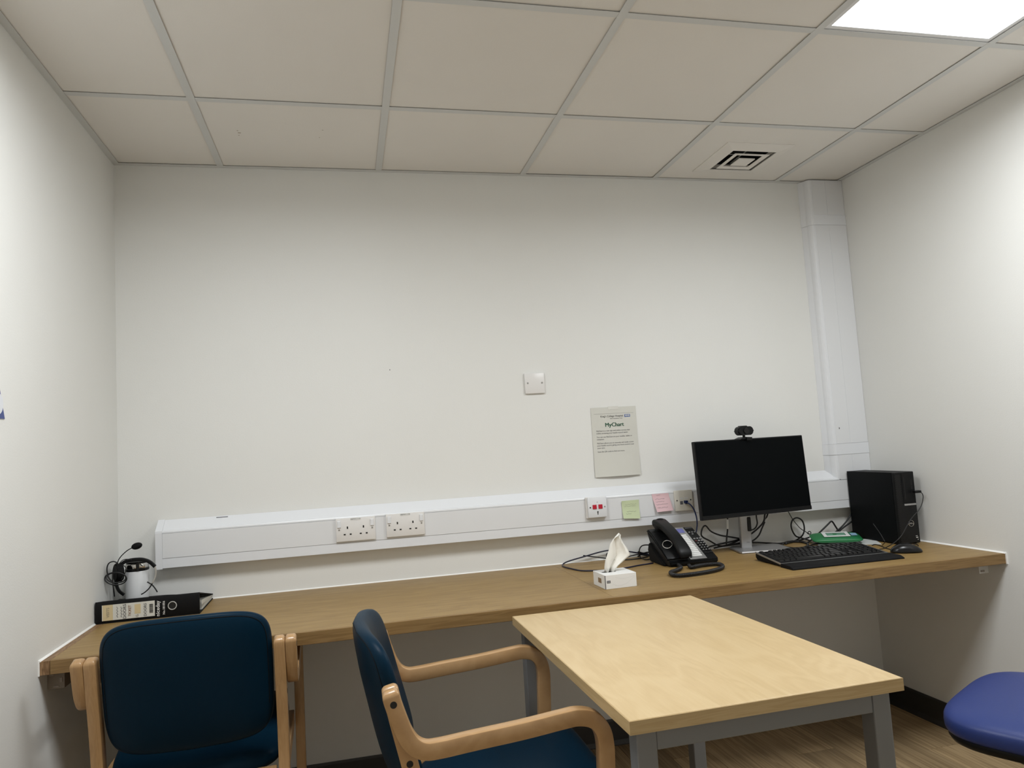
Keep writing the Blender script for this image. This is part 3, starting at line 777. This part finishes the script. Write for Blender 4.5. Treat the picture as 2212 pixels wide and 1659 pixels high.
r3 = [(0, 1.75)]+[(1.75+i, 1) for i in range(11)]+[(12.75, 2.25)]+[(18.5+i, 1) for i in range(4)]
r4 = [(0, 2.25)]+[(2.25+i, 1) for i in range(10)]+[(12.25, 2.75), (16.25, 1)]+[(18.5+i, 1) for i in range(4)]
r5 = [(0, 1.25), (1.25, 1.25), (2.5, 1.25), (3.75, 6.25), (10, 1.25), (11.25, 1.25), (12.5, 1.25), (13.75, 1.25)]+[(15.25+i, 1) for i in range(3)]+[(18.5, 2), (20.5, 1), (21.5, 1)]
kyp = {}
RD = .0225
for ri, row in enumerate((r0, r1, r2, r3, r4, r5)):
    y = k1-.016-ri*RD-(0 if ri else 0)-(.004 if ri else 0)
    for x, wu in row:
        wk = wu*U-.0026
        if wu not in kyp:
            b_ = bx(-wk/2, wk/2, -.0092, .0092, 0, .0062)
            for v in b_.verts:
                if v.co.z > .003: v.co.x *= (wk/2-.0022)/(wk/2); v.co.y *= .78
            me = bpy.data.meshes.new('key'); b_.to_mesh(me); b_.free(); kyp[wu] = me
        cxk = keyx0+(x+wu/2)*U*1.022
        obj('key', kyp[wu], M['key'], t, loc=(cxk, y, zt(y)-.0008), rot=(.115, 0, 0))
bm = B()
for ri, row in enumerate((r1, r2, r3, r4)):
    y = k1-.016-(ri+1)*RD-.004
    for x, wu in row:
        if wu == 1:
            c_ = keyx0+(x+.5)*U*1.022; z = zt(y)+.0057; box(bm, c_-.0042, c_-.0026, y+.0015, y+.0048, z-.0002, z+.0003)
obj('key_legends', bm, M['ink_grey'], t)

# ================================================================ MOUSE
t = thing('mouse', 'black computer mouse beside the keyboard, in front of the computer', 'mouse', (2.478, -.497, ZD), -.42)
def mo(u, v, th):
    h = .033*(1-.25*abs(v+.2)**1.5)
    z = .003+(h*th if th > 0 else .002*th)
    return Vector((v*.056, u*.030*(1-.12*v*v), max(0, z)))
obj('body', pad(mo, 2.6, 2.1, 12, 56), M['black_gloss'], t, smooth='all')
bm = B(); sweep(bm, [Vector((.035+.009*math.cos(a_*PI/8-PI/2)*0+.009*math.cos(a_*PI/8), 0, .022+.008*math.sin(a_*PI/8))) for a_ in range(9)], rrect(.005, .003, .001)); obj('wheel', bm, M['key'], t)
bm = B(); tube(bm, [(.0, -.0003, .0348), (.02, 0, .0338), (.045, 0, .0235)], .0006, 5, 5); obj('button_gap', bm, M['hole'], t)

# ================================================================ DESK PHONE
PHX, PHY = 1.696, -.213
t = thing('desk_phone', 'black desk telephone with a silver strip of white memory keys', 'telephone', (PHX, PHY, ZD), -.03)
# face plane: y=-.102 z=.020 -> y=.102 z=.118
def fz(y): return .022+(y+.102)*.47
FA = math.atan(.47)
bm = B(); prism(bm, [(-.108, .006), (-.10, .002), (-.02, .004), (.075, .06), (.10, .10), (.104, fz(.104)), (-.104, fz(-.104)), (-.109, .018)], 'x', -.098, .098)
bmesh.ops.bevel(bm, geom=list(bm.edges), offset=.004, segments=2, affect='EDGES'); obj('body', bm, M['black'], t, smooth=True)
bm = B(); prism(bm, [(-.07, 0), (.07, 0), (.085, .045), (.07, .075), (.02, .045), (-.06, .012)], 'x', -.108, .070); bmesh.ops.bevel(bm, geom=list(bm.edges), offset=.004, segments=2, affect='EDGES'); obj('foot_stand', bm, M['black_matte'], t, smooth=True)
def onface(bm, lift=0.0):
    """local (x, s, h): s along the face up from centre, h out of face"""
    for v in bm.verts:
        x, s, h = v.co
        v.co = Vector((x, s*math.cos(FA)-(h+lift)*math.sin(FA), fz(0)+s*math.sin(FA)+(h+lift)*math.cos(FA)))
    return bm
SL = .112
obj('silver_strip', onface(bx(-.012, .056, -SL, SL, -.001, .0016, bev=.0008)), M['silver'], t, label='silver panel between handset and keypad')
obj('display', onface(bx(-.004, .048, .070, .100, .0012, .0024)), M['lcd'], t, label='small blue display')
for k in range(13):
    s_ = .050-k*.0118; obj('memory_key', onface(bx(.004, .044, s_-.0042, s_+.0042, .001, .0038, bev=.0012)), M['white_label'] , t)
for s_ in (-.088, -.099):
    bm = B(); cyl(bm, (-.004, s_, .001), .0045, .003, 'z', 14); obj('round_key', onface(bm), M['black_gloss'], t)
obj('lettering_bar', onface(bx(.062, .094, .100, .106, -.001, .0012)), M['ink_grey'], t)
def pkey(x, s_, m, w_=.0055, h_=.0042): obj('dial_key', onface(bx(x-w_, x+w_, s_-h_, s_+h_, -.001, .0032, bev=.0012)), m, t)
for k, x in enumerate((.066, .078, .090)):
    pkey(x, .070-.0*k, M['silver_dk'], .0035, .003)
    if k == 0: pkey(.074, .056, M['silver_dk'], .0035, .003)
    pkey(x, .022, M['silver'] if k == 0 else M['silver_dk'], .004, .003)
    pkey(x, .006, M['silver_dk'] if k else mat('red_led_key', (.10, .02, .018), .4), .004, .003)
    for r_ in range(5): pkey(x, -.014-.0155*r_, M['key'])
bm = B()
for x in (.066, .078, .090):
    for r_ in range(4): box(bm, x-.0022, x+.0022, -.013-.0155*r_, -.0112-.0155*r_, .0031, .0036)
obj('key_legends', onface(bm), M['white_label'], t)
# handset cradle + speaker ring on the left cheek
bm = B(); prism(bm, [(-.115, .006), (-.098, .022), (.07, .034), (.112, .026), (.113, -.004), (-.11, -.004)], 'x', -.102, -.020)
bmesh.ops.bevel(bm, geom=list(bm.edges), offset=.006, segments=3, affect='EDGES')
for v in bm.verts:
    if v.co.z > .012: v.co.z -= .022*max(0, min(1, (-.045-v.co.x)/.05))+.012*(v.co.x > -.03)
obj('cradle', onface(bm), M['black'], t, smooth=True)
bm = B(); ring(bm, (0, 0, 0), .0165, .0012, 'z', 36, 6)
for v in bm.verts: v.co = Vector((-.073+v.co.x*1.0, -.030+v.co.y*1.35, .0215+v.co.x*.42+v.co.y*.07+v.co.z))
obj('speaker_ring', onface(bm), M['chrome'], t, label='chrome oval ring')
# handset
hs = thing('handset', 'black telephone handset resting on the desk phone cradle', 'handset')
bpy.data.objects.remove(hs)
path = smooth_path([(-.052, .112, .022), (-.052, .109, .034), (-.052, .090, .042), (-.050, .045, .050), (-.046, 0, .052), (-.041, -.045, .047), (-.037, -.080, .037), (-.035, -.104, .026), (-.034, -.112, .014)], 5)
bm = B()
def hsc(q): return 1.0+.22*math.exp(-((q-.18)/.16)**2)+.16*math.exp(-((q-.85)/.14)**2)
sweep(bm, path, rrect(.022, .046, .007, 4), up=Vector((1, 0, 0)), scale=hsc)
hs = obj('handset', onface(bm), M['black'], t, smooth=True)
bm = bx(-.074, -.030, .066, .114, .012, .040, bev=.009, seg=3); obj('earpiece', onface(bm), M['black'], hs, smooth=True)
bm = bx(-.055, -.015, -.114, -.078, .006, .028, bev=.007, seg=3); obj('mouthpiece', onface(bm), M['black'], hs, smooth=True)
for k in range(6):
    s_ = .106-k*.0105; zt_ = .0505+.0013*k
    bm = B(); tube(bm, [(-.076, s_-.004, zt_-.010), (-.066, s_, zt_-.001), (-.050, s_+.002, zt_+.0012), (-.034, s_, zt_-.001), (-.024, s_-.004, zt_-.010)], .0022, 4, 6)
    obj('grip_ridge', onface(bm), M['black'], hs, smooth=True)

# ---- cables --------------------------------------------------------------
def desk_pt(px, py, r):
    p = onZ(px, py, ZD+r+.0006)
    if p.y > -.016-r: p = onY(px, py, -.016-r)
    return p
def cable(name, label, pts, r, m, cat='cable', n=6, parent=None, group=None):
    P_ = []
    for q in pts:
        if len(q) == 2: P_.append(desk_pt(q[0], q[1], r))
        elif q[2] == 'P': P_.append(Vector(q[3]))
        else:
            p = onY(q[0], q[1], q[2])
            if p.z < ZD+r+.0006: p.z = ZD+r+.0006
            P_.append(p)
    bm = B(); tube(bm, P_, r, n, 7)
    o = obj(name, bm, m, parent, smooth='all')
    return tag(o, label, cat, group)
# coiled handset cord
cpts = [(1464, 1219), (1471, 1226), (1461, 1232), (1449, 1236), (1452, 1241), (1466, 1243), (1497, 1240), (1534, 1234), (1558, 1227), (1560, 1221), (1547, 1218), (1515, 1221), (1494, 1225), (1488, 1221)]
base = smooth_path([onZ(x, y, ZD+.0085) for x, y in cpts], 10)
core = []; acc = 0
bm = B(); sweep(bm, base, circ(.0052, 10)); 
tot = [0]
for a_, b_ in zip(base, base[1:]): tot.append(tot[-1]+(b_-a_).length)
hel = []; pitch = .0034; Nn = int(tot[-1]/pitch*10); j = 0
for k in range(Nn):
    s_ = tot[-1]*k/Nn
    while j < len(tot)-2 and tot[j+1] < s_: j += 1
    f_ = (s_-tot[j])/max(1e-9, tot[j+1]-tot[j]); p = base[j].lerp(base[j+1], f_); tn = (base[j+1]-base[j]).normalized()
    sd = tn.cross(Vector((0, 0, 1))).normalized(); up_ = sd.cross(tn); a_ = 2*PI*k/10
    hel.append(p+sd*.0058*math.cos(a_)+up_*.0058*math.sin(a_))
sweep(bm, hel, circ(.0017, 5))
o = obj('coiled_cord', bm, M['cable'], None, smooth='all'); tag(o, 'black coiled telephone cord lying on the worktop', 'cord')

cable('phone_cable', 'dark blue cable looping across the worktop behind the tissue box', [(1411, 1216), (1400, 1218), (1380, 1221), (1349, 1227), (1315, 1231), (1279, 1232.6), (1255, 1232.5), (1235, 1228.6), (1218, 1224), (1216, 1218.7), (1230, 1211.7), (1264, 1201.7), (1294, 1193), (1314, 1189), (1333, 1188), (1356, 1191), (1381, 1195), (1402, 1198)], .0028, M['cable_blue'])
cable('loose_cable', 'thin black cable with a free end behind the tissue box', [(1260, 1200), (1290, 1203.7), (1323, 1207.7), (1350, 1209), (1379, 1206.7), (1400, 1202)], .0024, M['cable'])
cable('loose_cable', 'black cable with a small loop behind the tissue', [(1345, 1197), (1328, 1195), (1314, 1194.3), (1310, 1199), (1313, 1205.7), (1330, 1208), (1352, 1204), (1375, 1198), (1400, 1196)], .0023, M['cable'])
cable('loose_cable', 'black cable arching out from behind the phone', [(1408, 1180, -.07), (1400, 1177.3, -.07), (1387, 1179, -.07), (1381, 1189, -.07), (1384, 1205), (1396, 1208.6), (1410, 1206)], .0024, M['cable'])
cable('loose_cable', 'black cable bundle lying against the phone base', [(1378, 1192), (1390, 1195), (1400, 1193), (1412, 1197), (1400, 1200), (1385, 1198), (1378, 1202)], .0032, M['cable'])

t = thing('patch_cable', 'blue network patch cable hanging from the data outlet', 'cable')
P_ = [onY(1482, 1085, -.075), onY(1490, 1089, -.085), onY(1498, 1099, -.09), onY(1504, 1115, -.09), onY(1506, 1132, -.09), onY(1504, 1148, -.09), onY(1500, 1160, -.10)]
bm = B(); tube(bm, P_, .0028, 6, 8); obj('wire', bm, M['cable_lan'], t, smooth='all')
p = onY(1480.5, 1084, -.068); bm = bx(p.x-.006, p.x+.006, -.0805, -.0645, p.z-.006, p.z+.006, bev=.0015); obj('plug', bm, M['cable_lan'], t)

YB = -.075
cable('power_cable', 'black cable curling into the slot of the monitor stand', [(1633, 1108, YB), (1634, 1118, YB), (1635.5, 1132, YB), (1628.6, 1143, YB), (1612, 1146.5, -.086)], .0030, M['cable'])
cable('video_cable', 'thick black cable dropping behind the stand to the phone side', [(1653, 1106, YB), (1652, 1113, YB), (1647, 1131, YB), (1620, 1155, -.055), (1591, 1167, -.05), (1560, 1174, -.06), (1532, 1181, -.07)], .0036, M['cable'])
t = cable('video_cable', 'black cable curving behind the stand with a white tag', [(1660, 1106, YB), (1655, 1120, YB), (1646.5, 1140, -.06), (1638, 1158, -.05), (1622, 1170, -.045), (1598, 1173, -.045), (1570, 1178), (1542, 1184)], .0033, M['cable'])
bm = B(); p = onY(1657.5, 1117, YB); q_ = onY(1652.5, 1127, YB); sweep(bm, [p, q_], circ(.0042, 10)); obj('cable_tag', bm, M['white_label'], t)
cable('loose_cable', 'black cable looped up beside the desk phone', [(1596, 1163, -.05), (1575, 1159.5, -.05), (1555, 1156, -.05), (1536, 1148, -.05), (1524, 1135.6, -.05), (1516.5, 1143, -.05), (1516, 1158, -.05), (1532.5, 1168, -.05), (1554, 1179), (1575, 1176), (1600, 1165, -.035)], .0034, M['cable'])
t = cable('usb_cable', 'straight black cable with a white paper flag under the monitor', [(1571.6, 1112, YB), (1571.6, 1121, YB), (1571.6, 1144, YB), (1570, 1160, YB), (1569, 1176, YB)], .0034, M['cable'])
bm = B(); p = onY(1571.6, 1122, YB); q_ = onY(1571.8, 1142.5, YB); sweep(bm, [p, q_], circ(.0046, 10)); obj('cable_tag', bm, M['white_label'], t)
cable('power_cable', 'black cable running flat behind the monitor base', [(1545, 1183), (1580, 1177), (1624, 1172), (1655, 1173), (1679, 1174), (1705, 1172), (1728, 1167), (1748, 1161)], .0036, M['cable'])
t = cable('webcam_cable', 'thin black cable with a tiny loop hanging below the monitor', [(1702, 1104, -.06), (1713, 1122.5, -.06), (1728, 1140.5, -.06), (1741, 1149, -.06), (1747, 1154, -.06), (1752, 1152, -.06), (1749, 1147.5, -.06), (1745, 1151, -.06), (1752, 1155, -.06), (1765, 1159, -.06), (1790, 1171, -.06)], .0017, M['cable'])
cable('loose_cable', 'black cable standing in a tall loop right of the stand', [(1752, 1168), (1731, 1162, -.045), (1718, 1157, -.045), (1709.5, 1140, -.045), (1711, 1125, -.045), (1721, 1118.5, -.045), (1733, 1125, -.045), (1737.6, 1142, -.045), (1733, 1157, -.045), (1719, 1167), (1697, 1175)], .0033, M['cable'])
cable('loose_cable', 'black cable bent in a sharp peak above the wipes', [(1742, 1174), (1760, 1160, -.045), (1777, 1144, -.045), (1790, 1131, -.045), (1795, 1126.4, -.045), (1799, 1128, -.045), (1806, 1139, -.045), (1812, 1147, -.045), (1824, 1155, -.045)], .0036, M['cable'])
cable('loose_cable', 'uppermost black cable running into the back of the computer', [(1846, 1098, -.05), (1836, 1115, -.05), (1822, 1134, -.05), (1801, 1152, -.05), (1785, 1160, -.05)], .0033, M['cable'])
cable('loose_cable', 'middle black cable running into the back of the computer', [(1852, 1120, -.05), (1839, 1127.4, -.05), (1824, 1138, -.05), (1809, 1150, -.05), (1796, 1156, -.05)], .0036, M['cable'])
cable('loose_cable', 'lowest black cable sagging into the back of the computer', [(1855, 1142, -.05), (1843, 1148, -.05), (1826, 1153, -.05), (1814, 1150.5, -.05), (1808, 1144, -.05)], .0030, M['cable'])
cable('keyboard_cable', 'coil of black cable bunched behind the keyboard',
      [(1690+28+28*math.cos(a_), 1177+7.5*math.sin(a_)+1.2*math.sin(3*a_+k)) for k in range(6) for a_ in [2*PI*i_/9+k*.25 for i_ in range(9)]]+[(1760, 1175), (1790, 1172)], .0030, M['cable'], n=4)
t = cable('usb_cable', 'thin black cable plugged into the front of the computer', [(1988, 1062.5, -.372), (1992.5, 1067, -.378), (1994, 1075, -.38), (1991, 1090, -.38), (1983, 1104, -.38), (1969.5, 1119, -.38), (1958, 1138, -.385), (1948, 1156, -.40), (1938, 1167, -.40), (1926, 1176, -.41), (1911, 1184), (1898, 1187)], .0017, M['cable'])
p = onY(1979, 1062, -.362)
bm = bx(p.x-.016, p.x+.014, -.3755, -.3585, p.z-.005, p.z+.005, bev=.002); obj('plug', bm, M['black'], t)
cable('mouse_cable', 'thin black cable leading from the mouse behind the keyboard', [(1924, 1187), (1912, 1183.5), (1900, 1178), (1890, 1176), (1884, 1178)], .0017, M['cable'])
cable('usb_cable', 'thin stiff cable leaning against the side of the computer', [(1886, 1131, -.30), (1892, 1139, -.31), (1899, 1149, -.33), (1907, 1162, -.35), (1911, 1171, -.36), (1906, 1178)], .0015, M['cable'])

# ================================================================ WIPES + PAPER
p0 = onZ(1812, 1164, ZD+.02)
t = thing('paper_sheet', 'white paper sheet lying under the green wipes packet', 'paper', (2.480, -.165, ZD), -.5)
obj('sheet', bx(-.125, .115, -.080, .080, .0006, .0016), M['wipe_white'], t)
t = thing('wipes_packet', 'green packet of wipes with white label behind the keyboard', 'wipes packet', (2.434, -.150, ZD+.0018), -.42)
t.rotation_euler = (.15, 0, -.42); t.location.z += .008
def wp_(u, v, th): 
    return Vector((u*.10, v*.055, max(0, .013+th*.012*(1-.6*abs(u)**6))))
obj('packet', pad(wp_, 7, 3.0, 10, 64), M['wipe_green'], t, smooth='all')
bm = B(); frame_ring(bm, -.038, .038, -.020, .020, -.052, .052, -.034, .034, .0272, .0268, .001); obj('lid_label', bm, M['wipe_white'], t)
obj('lid', bx(-.037, .037, -.019, .019, .0250, .0262), mat('wipes_pale_green', (.12, .30, .20), .35), t)
bm = bx(-.010, .004, -.004, .012, .0262, .0268); obj('print', bm, M['wipe_green'], t)
obj('blue_print', bx(.058, .082, -.02, .012, .0255, .0272), M['wipe_blue'], t)

# ================================================================ TISSUE BOX
t = thing('tissue_box', 'white cardboard tissue box on the worktop', 'tissue box', (1.298, -.519, ZD), .03)
TW_, TD_, TH_ = .112, .108, .046
bm = bx(-TW_/2, TW_/2, -TD_/2, TD_/2, 0, TH_, bev=.0008, seg=1); obj('carton', bm, M['cardboard_white'], t)
obj('corner_gap', bx(-TW_/2-.0004, -TW_/2+.002, -TD_/2-.0004, -TD_/2+.0014, .001, TH_-.001), M['ink_grey'], t)
obj('side_window', bx(-TW_/2-.0006, -TW_/2, -TD_/2+.034, -TD_/2+.062, .015, .031), M['stain'], t, label='dark printed rectangle')
lg = obj('logo', bx(-.050, -.037, -TD_/2-.0006, -TD_/2, .020, .0275, bev=.0003), M['cable_blue'], t)
text('lettering', 'TORK', .0042, M['white_label'], lg, (-.0435, -TD_/2-.0008, .0235), bold=.0001)
bm = B()
tube(bm, [(-.03, -TD_/2, .016), (-.01, -TD_/2, .008), (.02, -TD_/2, .014), (.05, -TD_/2, .034)], .0003, 8, 5)
tube(bm, [(-.02, -TD_/2, .036), (.01, -TD_/2, .030), (.05, -TD_/2, .036)], .0003, 8, 5); obj('swirl_print', bm, M['card_print'], t)
bm = B(); prism(bm, [(-.019+.026*math.cos(k*PI/12), .002+.010*math.sin(k*PI/12)) for k in range(24)], 'z', TH_, TH_+.0004); obj('slot', bm, M['hole'], t)
# tissue sheet: folded surface rising from the slot
ts = thing('tissue', 'white tissue pulled up from the box slot', 'tissue', (1.298, -.519, ZD), .03)
prof = [(TH_-.002, -.033, -.006), (.065, -.034, .012), (.085, -.032, .041), (.097, -.027, .060), (.108, -.022, .058), (.12, -.016, .054), (.14, -.009, .042), (.155, .003, .035), (.168, .027, .031)]
bm = B(); nU = 16; rowsv = []
for z, xl, xr in prof:
    row = []; q = (z-.044)/.124
    for k in range(nU+1):
        u = k/nU; x = xl+(xr-xl)*u
        tri = lambda a: abs((a % 1)*2-1)
        y = -.004+.020*(tri(u*1.5+.10+.35*q)-.5)*(1-.35*q)+.006*(tri(u*3.1+q*1.3)-.5)-.010*q+.012*q*q
        row.append(bm.verts.new((x, y+.002, z+.004*math.sin(u*PI*1.5)*q)))
    rowsv.append(row)
for a_, b_ in zip(rowsv, rowsv[1:]):
    for k in range(nU): bm.faces.new([a_[k], a_[k+1], b_[k+1], b_[k]])
o = obj('sheet', bm, M['tissue'], ts, smooth=True)
sm = o.modifiers.new('s', 'SOLIDIFY'); sm.thickness = .0006

# ================================================================ LEVER ARCH FOLDER
t = thing('ring_binder', 'black lever arch folder with handwritten spine label lying in the left corner', 'folder', (-.374, -.268, ZD), .012)
FL, FHt, FDp = .312, .070, .266
bm = bx(0, FL, 0, FDp, .0003, .003); obj('bottom_cover', bm, M['black_matte'], t)
bm = B(); prism(bm, [(.004, .0), (0, .006), (-.0005, FHt-.008), (.003, FHt-.002), (.006, FHt-.001), (.006, FHt-.004), (.003, FHt-.008), (.003, .004)], 'x', 0, FL); obj('spine', bm, M['black_matte'], t, smooth=True)
bm = B(); nx_, ny_ = 14, 12; G = [[], []]
for lay, dz in ((0, 0.0), (1, -.003)):
    for i_ in range(nx_+1):
        x_ = FL*i_/nx_; k_ = max(0, min(1, (x_-.13)/.18)); k_ = k_*k_*(3-2*k_); col_ = []
        for j_ in range(ny_+1):
            y_ = .004+(FDp-.004)*j_/ny_
            zl = FHt-.001-(y_-.004)*.140 if y_ < .10 else (.0556-(y_-.10)*.33 if y_ < .152 else .0385-(y_-.152)*.066)
            zr = FHt-.001-(y_-.004)*.195
            col_.append(bm.verts.new((x_, y_, zl*(1-k_)+zr*k_+dz)))
        G[lay].append(col_)
for i_ in range(nx_):
    for j_ in range(ny_):
        bm.faces.new([G[0][i_][j_], G[0][i_+1][j_], G[0][i_+1][j_+1], G[0][i_][j_+1]]); bm.faces.new([G[1][i_][j_], G[1][i_][j_+1], G[1][i_+1][j_+1], G[1][i_+1][j_]])
for j_ in range(ny_):
    for e_ in (0, nx_): bm.faces.new([G[0][e_][j_], G[0][e_][j_+1], G[1][e_][j_+1], G[1][e_][j_]])
for i_ in range(nx_):
    for e_ in (0, ny_): bm.faces.new([G[0][i_][e_], G[0][i_+1][e_], G[1][i_+1][e_], G[1][i_][e_]])
obj('top_cover', bm, M['black_matte'], t, smooth=True)
for k in range(5):
    z0_ = .0032+k*.0021
    bm = B(); prism(bm, [(.06, z0_), (FDp-.004+.002*k*(-1)**k, z0_), (FDp-.004+.002*k*(-1)**k, z0_+.0019), (.14, z0_+.0019+.0035*k), (.06, z0_+.0019+.005*k), (.06, z0_)], 'x', .004, FL-.003-.0015*(k % 2)); obj('paper_stack', bm, M['paper'], t)
lb = obj('spine_label', bx(.020, .176, -.0012, .0, .009, .058), M['paper'], t, label='cream handwritten spine label')
obj('masking_strip', bx(.022, .052, -.0016, -.0008, .009, .058), M['masking'], lb)
obj('masking_strip', bx(.116, .134, -.0016, -.0008, .022, .052), M['masking'], lb)
R90 = (PI/2, -PI/2, 0)
def vtext(s, size, m, x, z, parent, bold=0): return text('lettering', s, size, m, parent, (x, -.0019, z), (PI/2, -PI/2, 0), bold=bold)
vtext('DOORS', .0135, M['ink_grey'], .087, .033, lb); vtext('TICKET', .0105, M['ink_brown'], .102, .034, lb); vtext('DOORS', .012, M['ink_grey'], .148, .032, lb); vtext('G', .011, M['pencil'], .124, .016, lb)
vtext('VISITS', .012, M['pencil'], .038, .034, lb)
bm = B()
for x_, n_ in ((.065, 1), (.077, 2)):
    tube(bm, [(x_+.002*math.sin(i_*2.1+n_), -.0016, .016+.034*i_/11) for i_ in range(12)], .0006, 3, 5)
obj('handwriting', bm, M['ink_grey'], lb)
bm = B(); rnd = random.Random(3)
zc_ = .020
while zc_ < .048:
    w_ = rnd.choice((.0006, .001, .0016)); box(bm, .160, .171, -.0017, -.0012, zc_, zc_+w_); zc_ += w_+rnd.choice((.0007, .0012))
obj('barcode', bm, M['ink'], lb)
text('lettering', 'niceday', .0165, M['white_label'], t, (.1855, -.0014, .031), (PI/2, -PI/2, 0), bold=.0002)
text('lettering', 'No.181056', .0095, M['white_label'], t, (.2035, -.0014, .032), (PI/2, -PI/2, 0), bold=.0001)
bm = B(); ring(bm, (.229, -.0012, .036), .0125, .0014, 'y', 36, 6); rg = obj('finger_ring', bm, mat('nickel', (.62, .62, .60), .4, .2), t, label='chrome finger ring')
bm = B(); cyl(bm, (.229, -.0009, .036), .0115, .0008, 'y', 30); obj('finger_hole', bm, M['hole'], rg)

# ================================================================ FLASK / MUG
mz = ZD+.0385
t = thing('flask', 'white insulated flask with chrome band standing behind the folder', 'flask', (-.300, -.070, mz))
bm = B(); lathe(bm, [(0, 0), (.034, 0), (.0375, .003), (.0375, .0965), (.036, .0985), (0, .0985)]); obj('body', bm, M['mugwhite'], t, smooth=True)
bm = B(); lathe(bm, [(0, .0965), (.0375, .0965), (.0385, .099), (.0385, .104), (.036, .106), (0, .106)]); obj('collar', bm, M['black_gloss'], t, smooth=True)
bm = B(); lathe(bm, [(0, .106), (.0365, .106), (.037, .108), (.037, .120), (.0355, .122), (0, .122)]); obj('chrome_band', bm, M['chrome'], t, smooth=True)
bm = B(); lathe(bm, [(0, .122), (.0345, .122), (.034, .128), (.026, .131), (0, .132)]); obj('lid', bm, M['black'], t, smooth=True)
bm = bx(.006, .016, -.040, -.034, .098, .130, bev=.002); obj('lid_clip', bm, M['black_gloss'], t)

# ================================================================ HEADSET
YH = -.118
t = thing('headset', 'black headset with boom microphone hung over the flask', 'headset', (-.34, YH, mz))
base_h = Vector((-.34, YH, mz))
def hp(px, py, Y=YH): return onY(px, py, Y)-base_h
bm = B(); tube(bm, [hp(253, 1222), hp(255, 1212), hp(260, 1203.5), hp(267, 1196), hp(276, 1188.5), hp(286, 1183)], .0016, 6, 7); obj('boom', bm, M['black'], t, smooth='all')
bm = B(); bmesh.ops.create_uvsphere(bm, u_segments=20, v_segments=12, radius=1)
mc = hp(295.5, 1179.5)
for v in bm.verts:
    x, y, z = v.co; x2 = x*.0178; z2 = z*.0115; a_ = .22
    v.co = mc+Vector((x2*math.cos(a_)-z2*math.sin(a_), y*.0115, x2*math.sin(a_)+z2*math.cos(a_)))
obj('microphone_foam', bm, M['black_matte'], t, smooth='all')
bm = B(); c0 = hp(256, 1237); cyl(bm, (c0.x-.012, c0.y, c0.z), .031, .024, 'x', 28); bmesh.ops.bevel(bm, geom=list(bm.edges), offset=.004, segments=2, affect='EDGES')
for v in bm.verts:
    d = v.co-c0; a_ = .5; v.co = c0+Vector((d.x*math.cos(a_)-d.y*math.sin(a_), d.x*math.sin(a_)+d.y*math.cos(a_), d.z))
obj('ear_cushion', bm, M['black_matte'], t, smooth=True)
bm = B(); sweep(bm, smooth_path([hp(262, 1219), hp(270, 1213.5), hp(283, 1209.8), hp(303, 1208.2), (hp(316, 1210.5)), hp(325, 1215), hp(335, 1224)], 6), rrect(.012, .0085, .003), up=Vector((0, 1, 0))); obj('headband', bm, M['black'], t, smooth=True)
bm = B(); sweep(bm, smooth_path([hp(334.5, 1223), hp(337, 1234), hp(335.5, 1246), hp(329, 1260)], 6), rrect(.005, .0012, .0004), up=Vector((0, 1, 0))); obj('steel_band', bm, M['chrome'], t, label='thin steel spring band')
bm = B(); sweep(bm, smooth_path([hp(250, 1252), hp(252, 1265), hp(257, 1276), hp(268, 1285)], 6), rrect(.010, .007, .002), up=Vector((0, 1, 0))); obj('lower_band', bm, M['black'], t, smooth=True)
YC = -.165
def loop(cx_, cy_, rx, ry, ph, n=12, turns=1): return [hp(cx_+rx*math.cos(ph+2*PI*k/n), cy_+ry*math.sin(ph+2*PI*k/n), YC+.004*math.sin(k)) for k in range(int(n*turns))]
bm = B(); tube(bm, loop(250, 1250, 23.5, 13.5, 0, 14, 1.0), .0022, 5, 6, closed=True); obj('cable_loop', bm, M['cable'], t, smooth='all')
bm = B(); tube(bm, loop(251, 1248, 21, 11, .6, 14, 1.0), .0022, 5, 6, closed=True); obj('cable_loop', bm, M['cable'], t, smooth='all')
bm = B(); tube(bm, [hp(254, 1216, YC), hp(245, 1213, YC), hp(235, 1217, YC), hp(231, 1229, YC), hp(234, 1246, YC), hp(243, 1258, YC), hp(249, 1266, YC)], .0022, 6, 6); obj('cable_loop', bm, M['cable'], t, smooth='all')
bm = B(); tube(bm, [hp(252, 1217, YC), hp(247, 1222, YC), hp(244, 1235, YC), hp(243.5, 1255, YC), hp(246, 1278, YC), hp(247, 1288, -.14)], .0022, 6, 6); obj('cable_loop', bm, M['cable'], t, smooth='all')
bm = B(); tube(bm, [hp(257, 1218, YC), hp(265, 1210, YC), hp(274, 1208, YC), hp(284, 1209, -.13)], .0014, 6, 6); obj('cable_loop', bm, M['cable'], t, smooth='all')
bm = B(); tube(bm, [hp(265, 1220, YC), hp(272, 1227, YC), hp(269, 1240, YC), hp(262, 1252, YC)], .0016, 6, 6); obj('cable_loop', bm, M['cable'], t, smooth='all')
bm = B(); tube(bm, [hp(329, 1260), hp(322, 1271), hp(312, 1280), hp(305, 1284)], .0022, 6, 6); obj('cable_loop', bm, M['cable'], t, smooth='all')
bm = B(); tube(bm, [hp(318, 1257, -.112), hp(328, 1263, -.112), hp(335, 1271, -.112), hp(340, 1279, -.112)], .0022, 6, 6); obj('cable_loop', bm, M['cable'], t, smooth='all')

# ---- small mark on the back wall
p = onY(842, 799, 0)
o = obj('wall_mark', bx(p.x-.0012, p.x+.0012, -.0008, -.0001, p.z-.0025, p.z+.0025), M['ink_grey']); tag(o, 'tiny dark nail mark on the bare wall', 'mark')
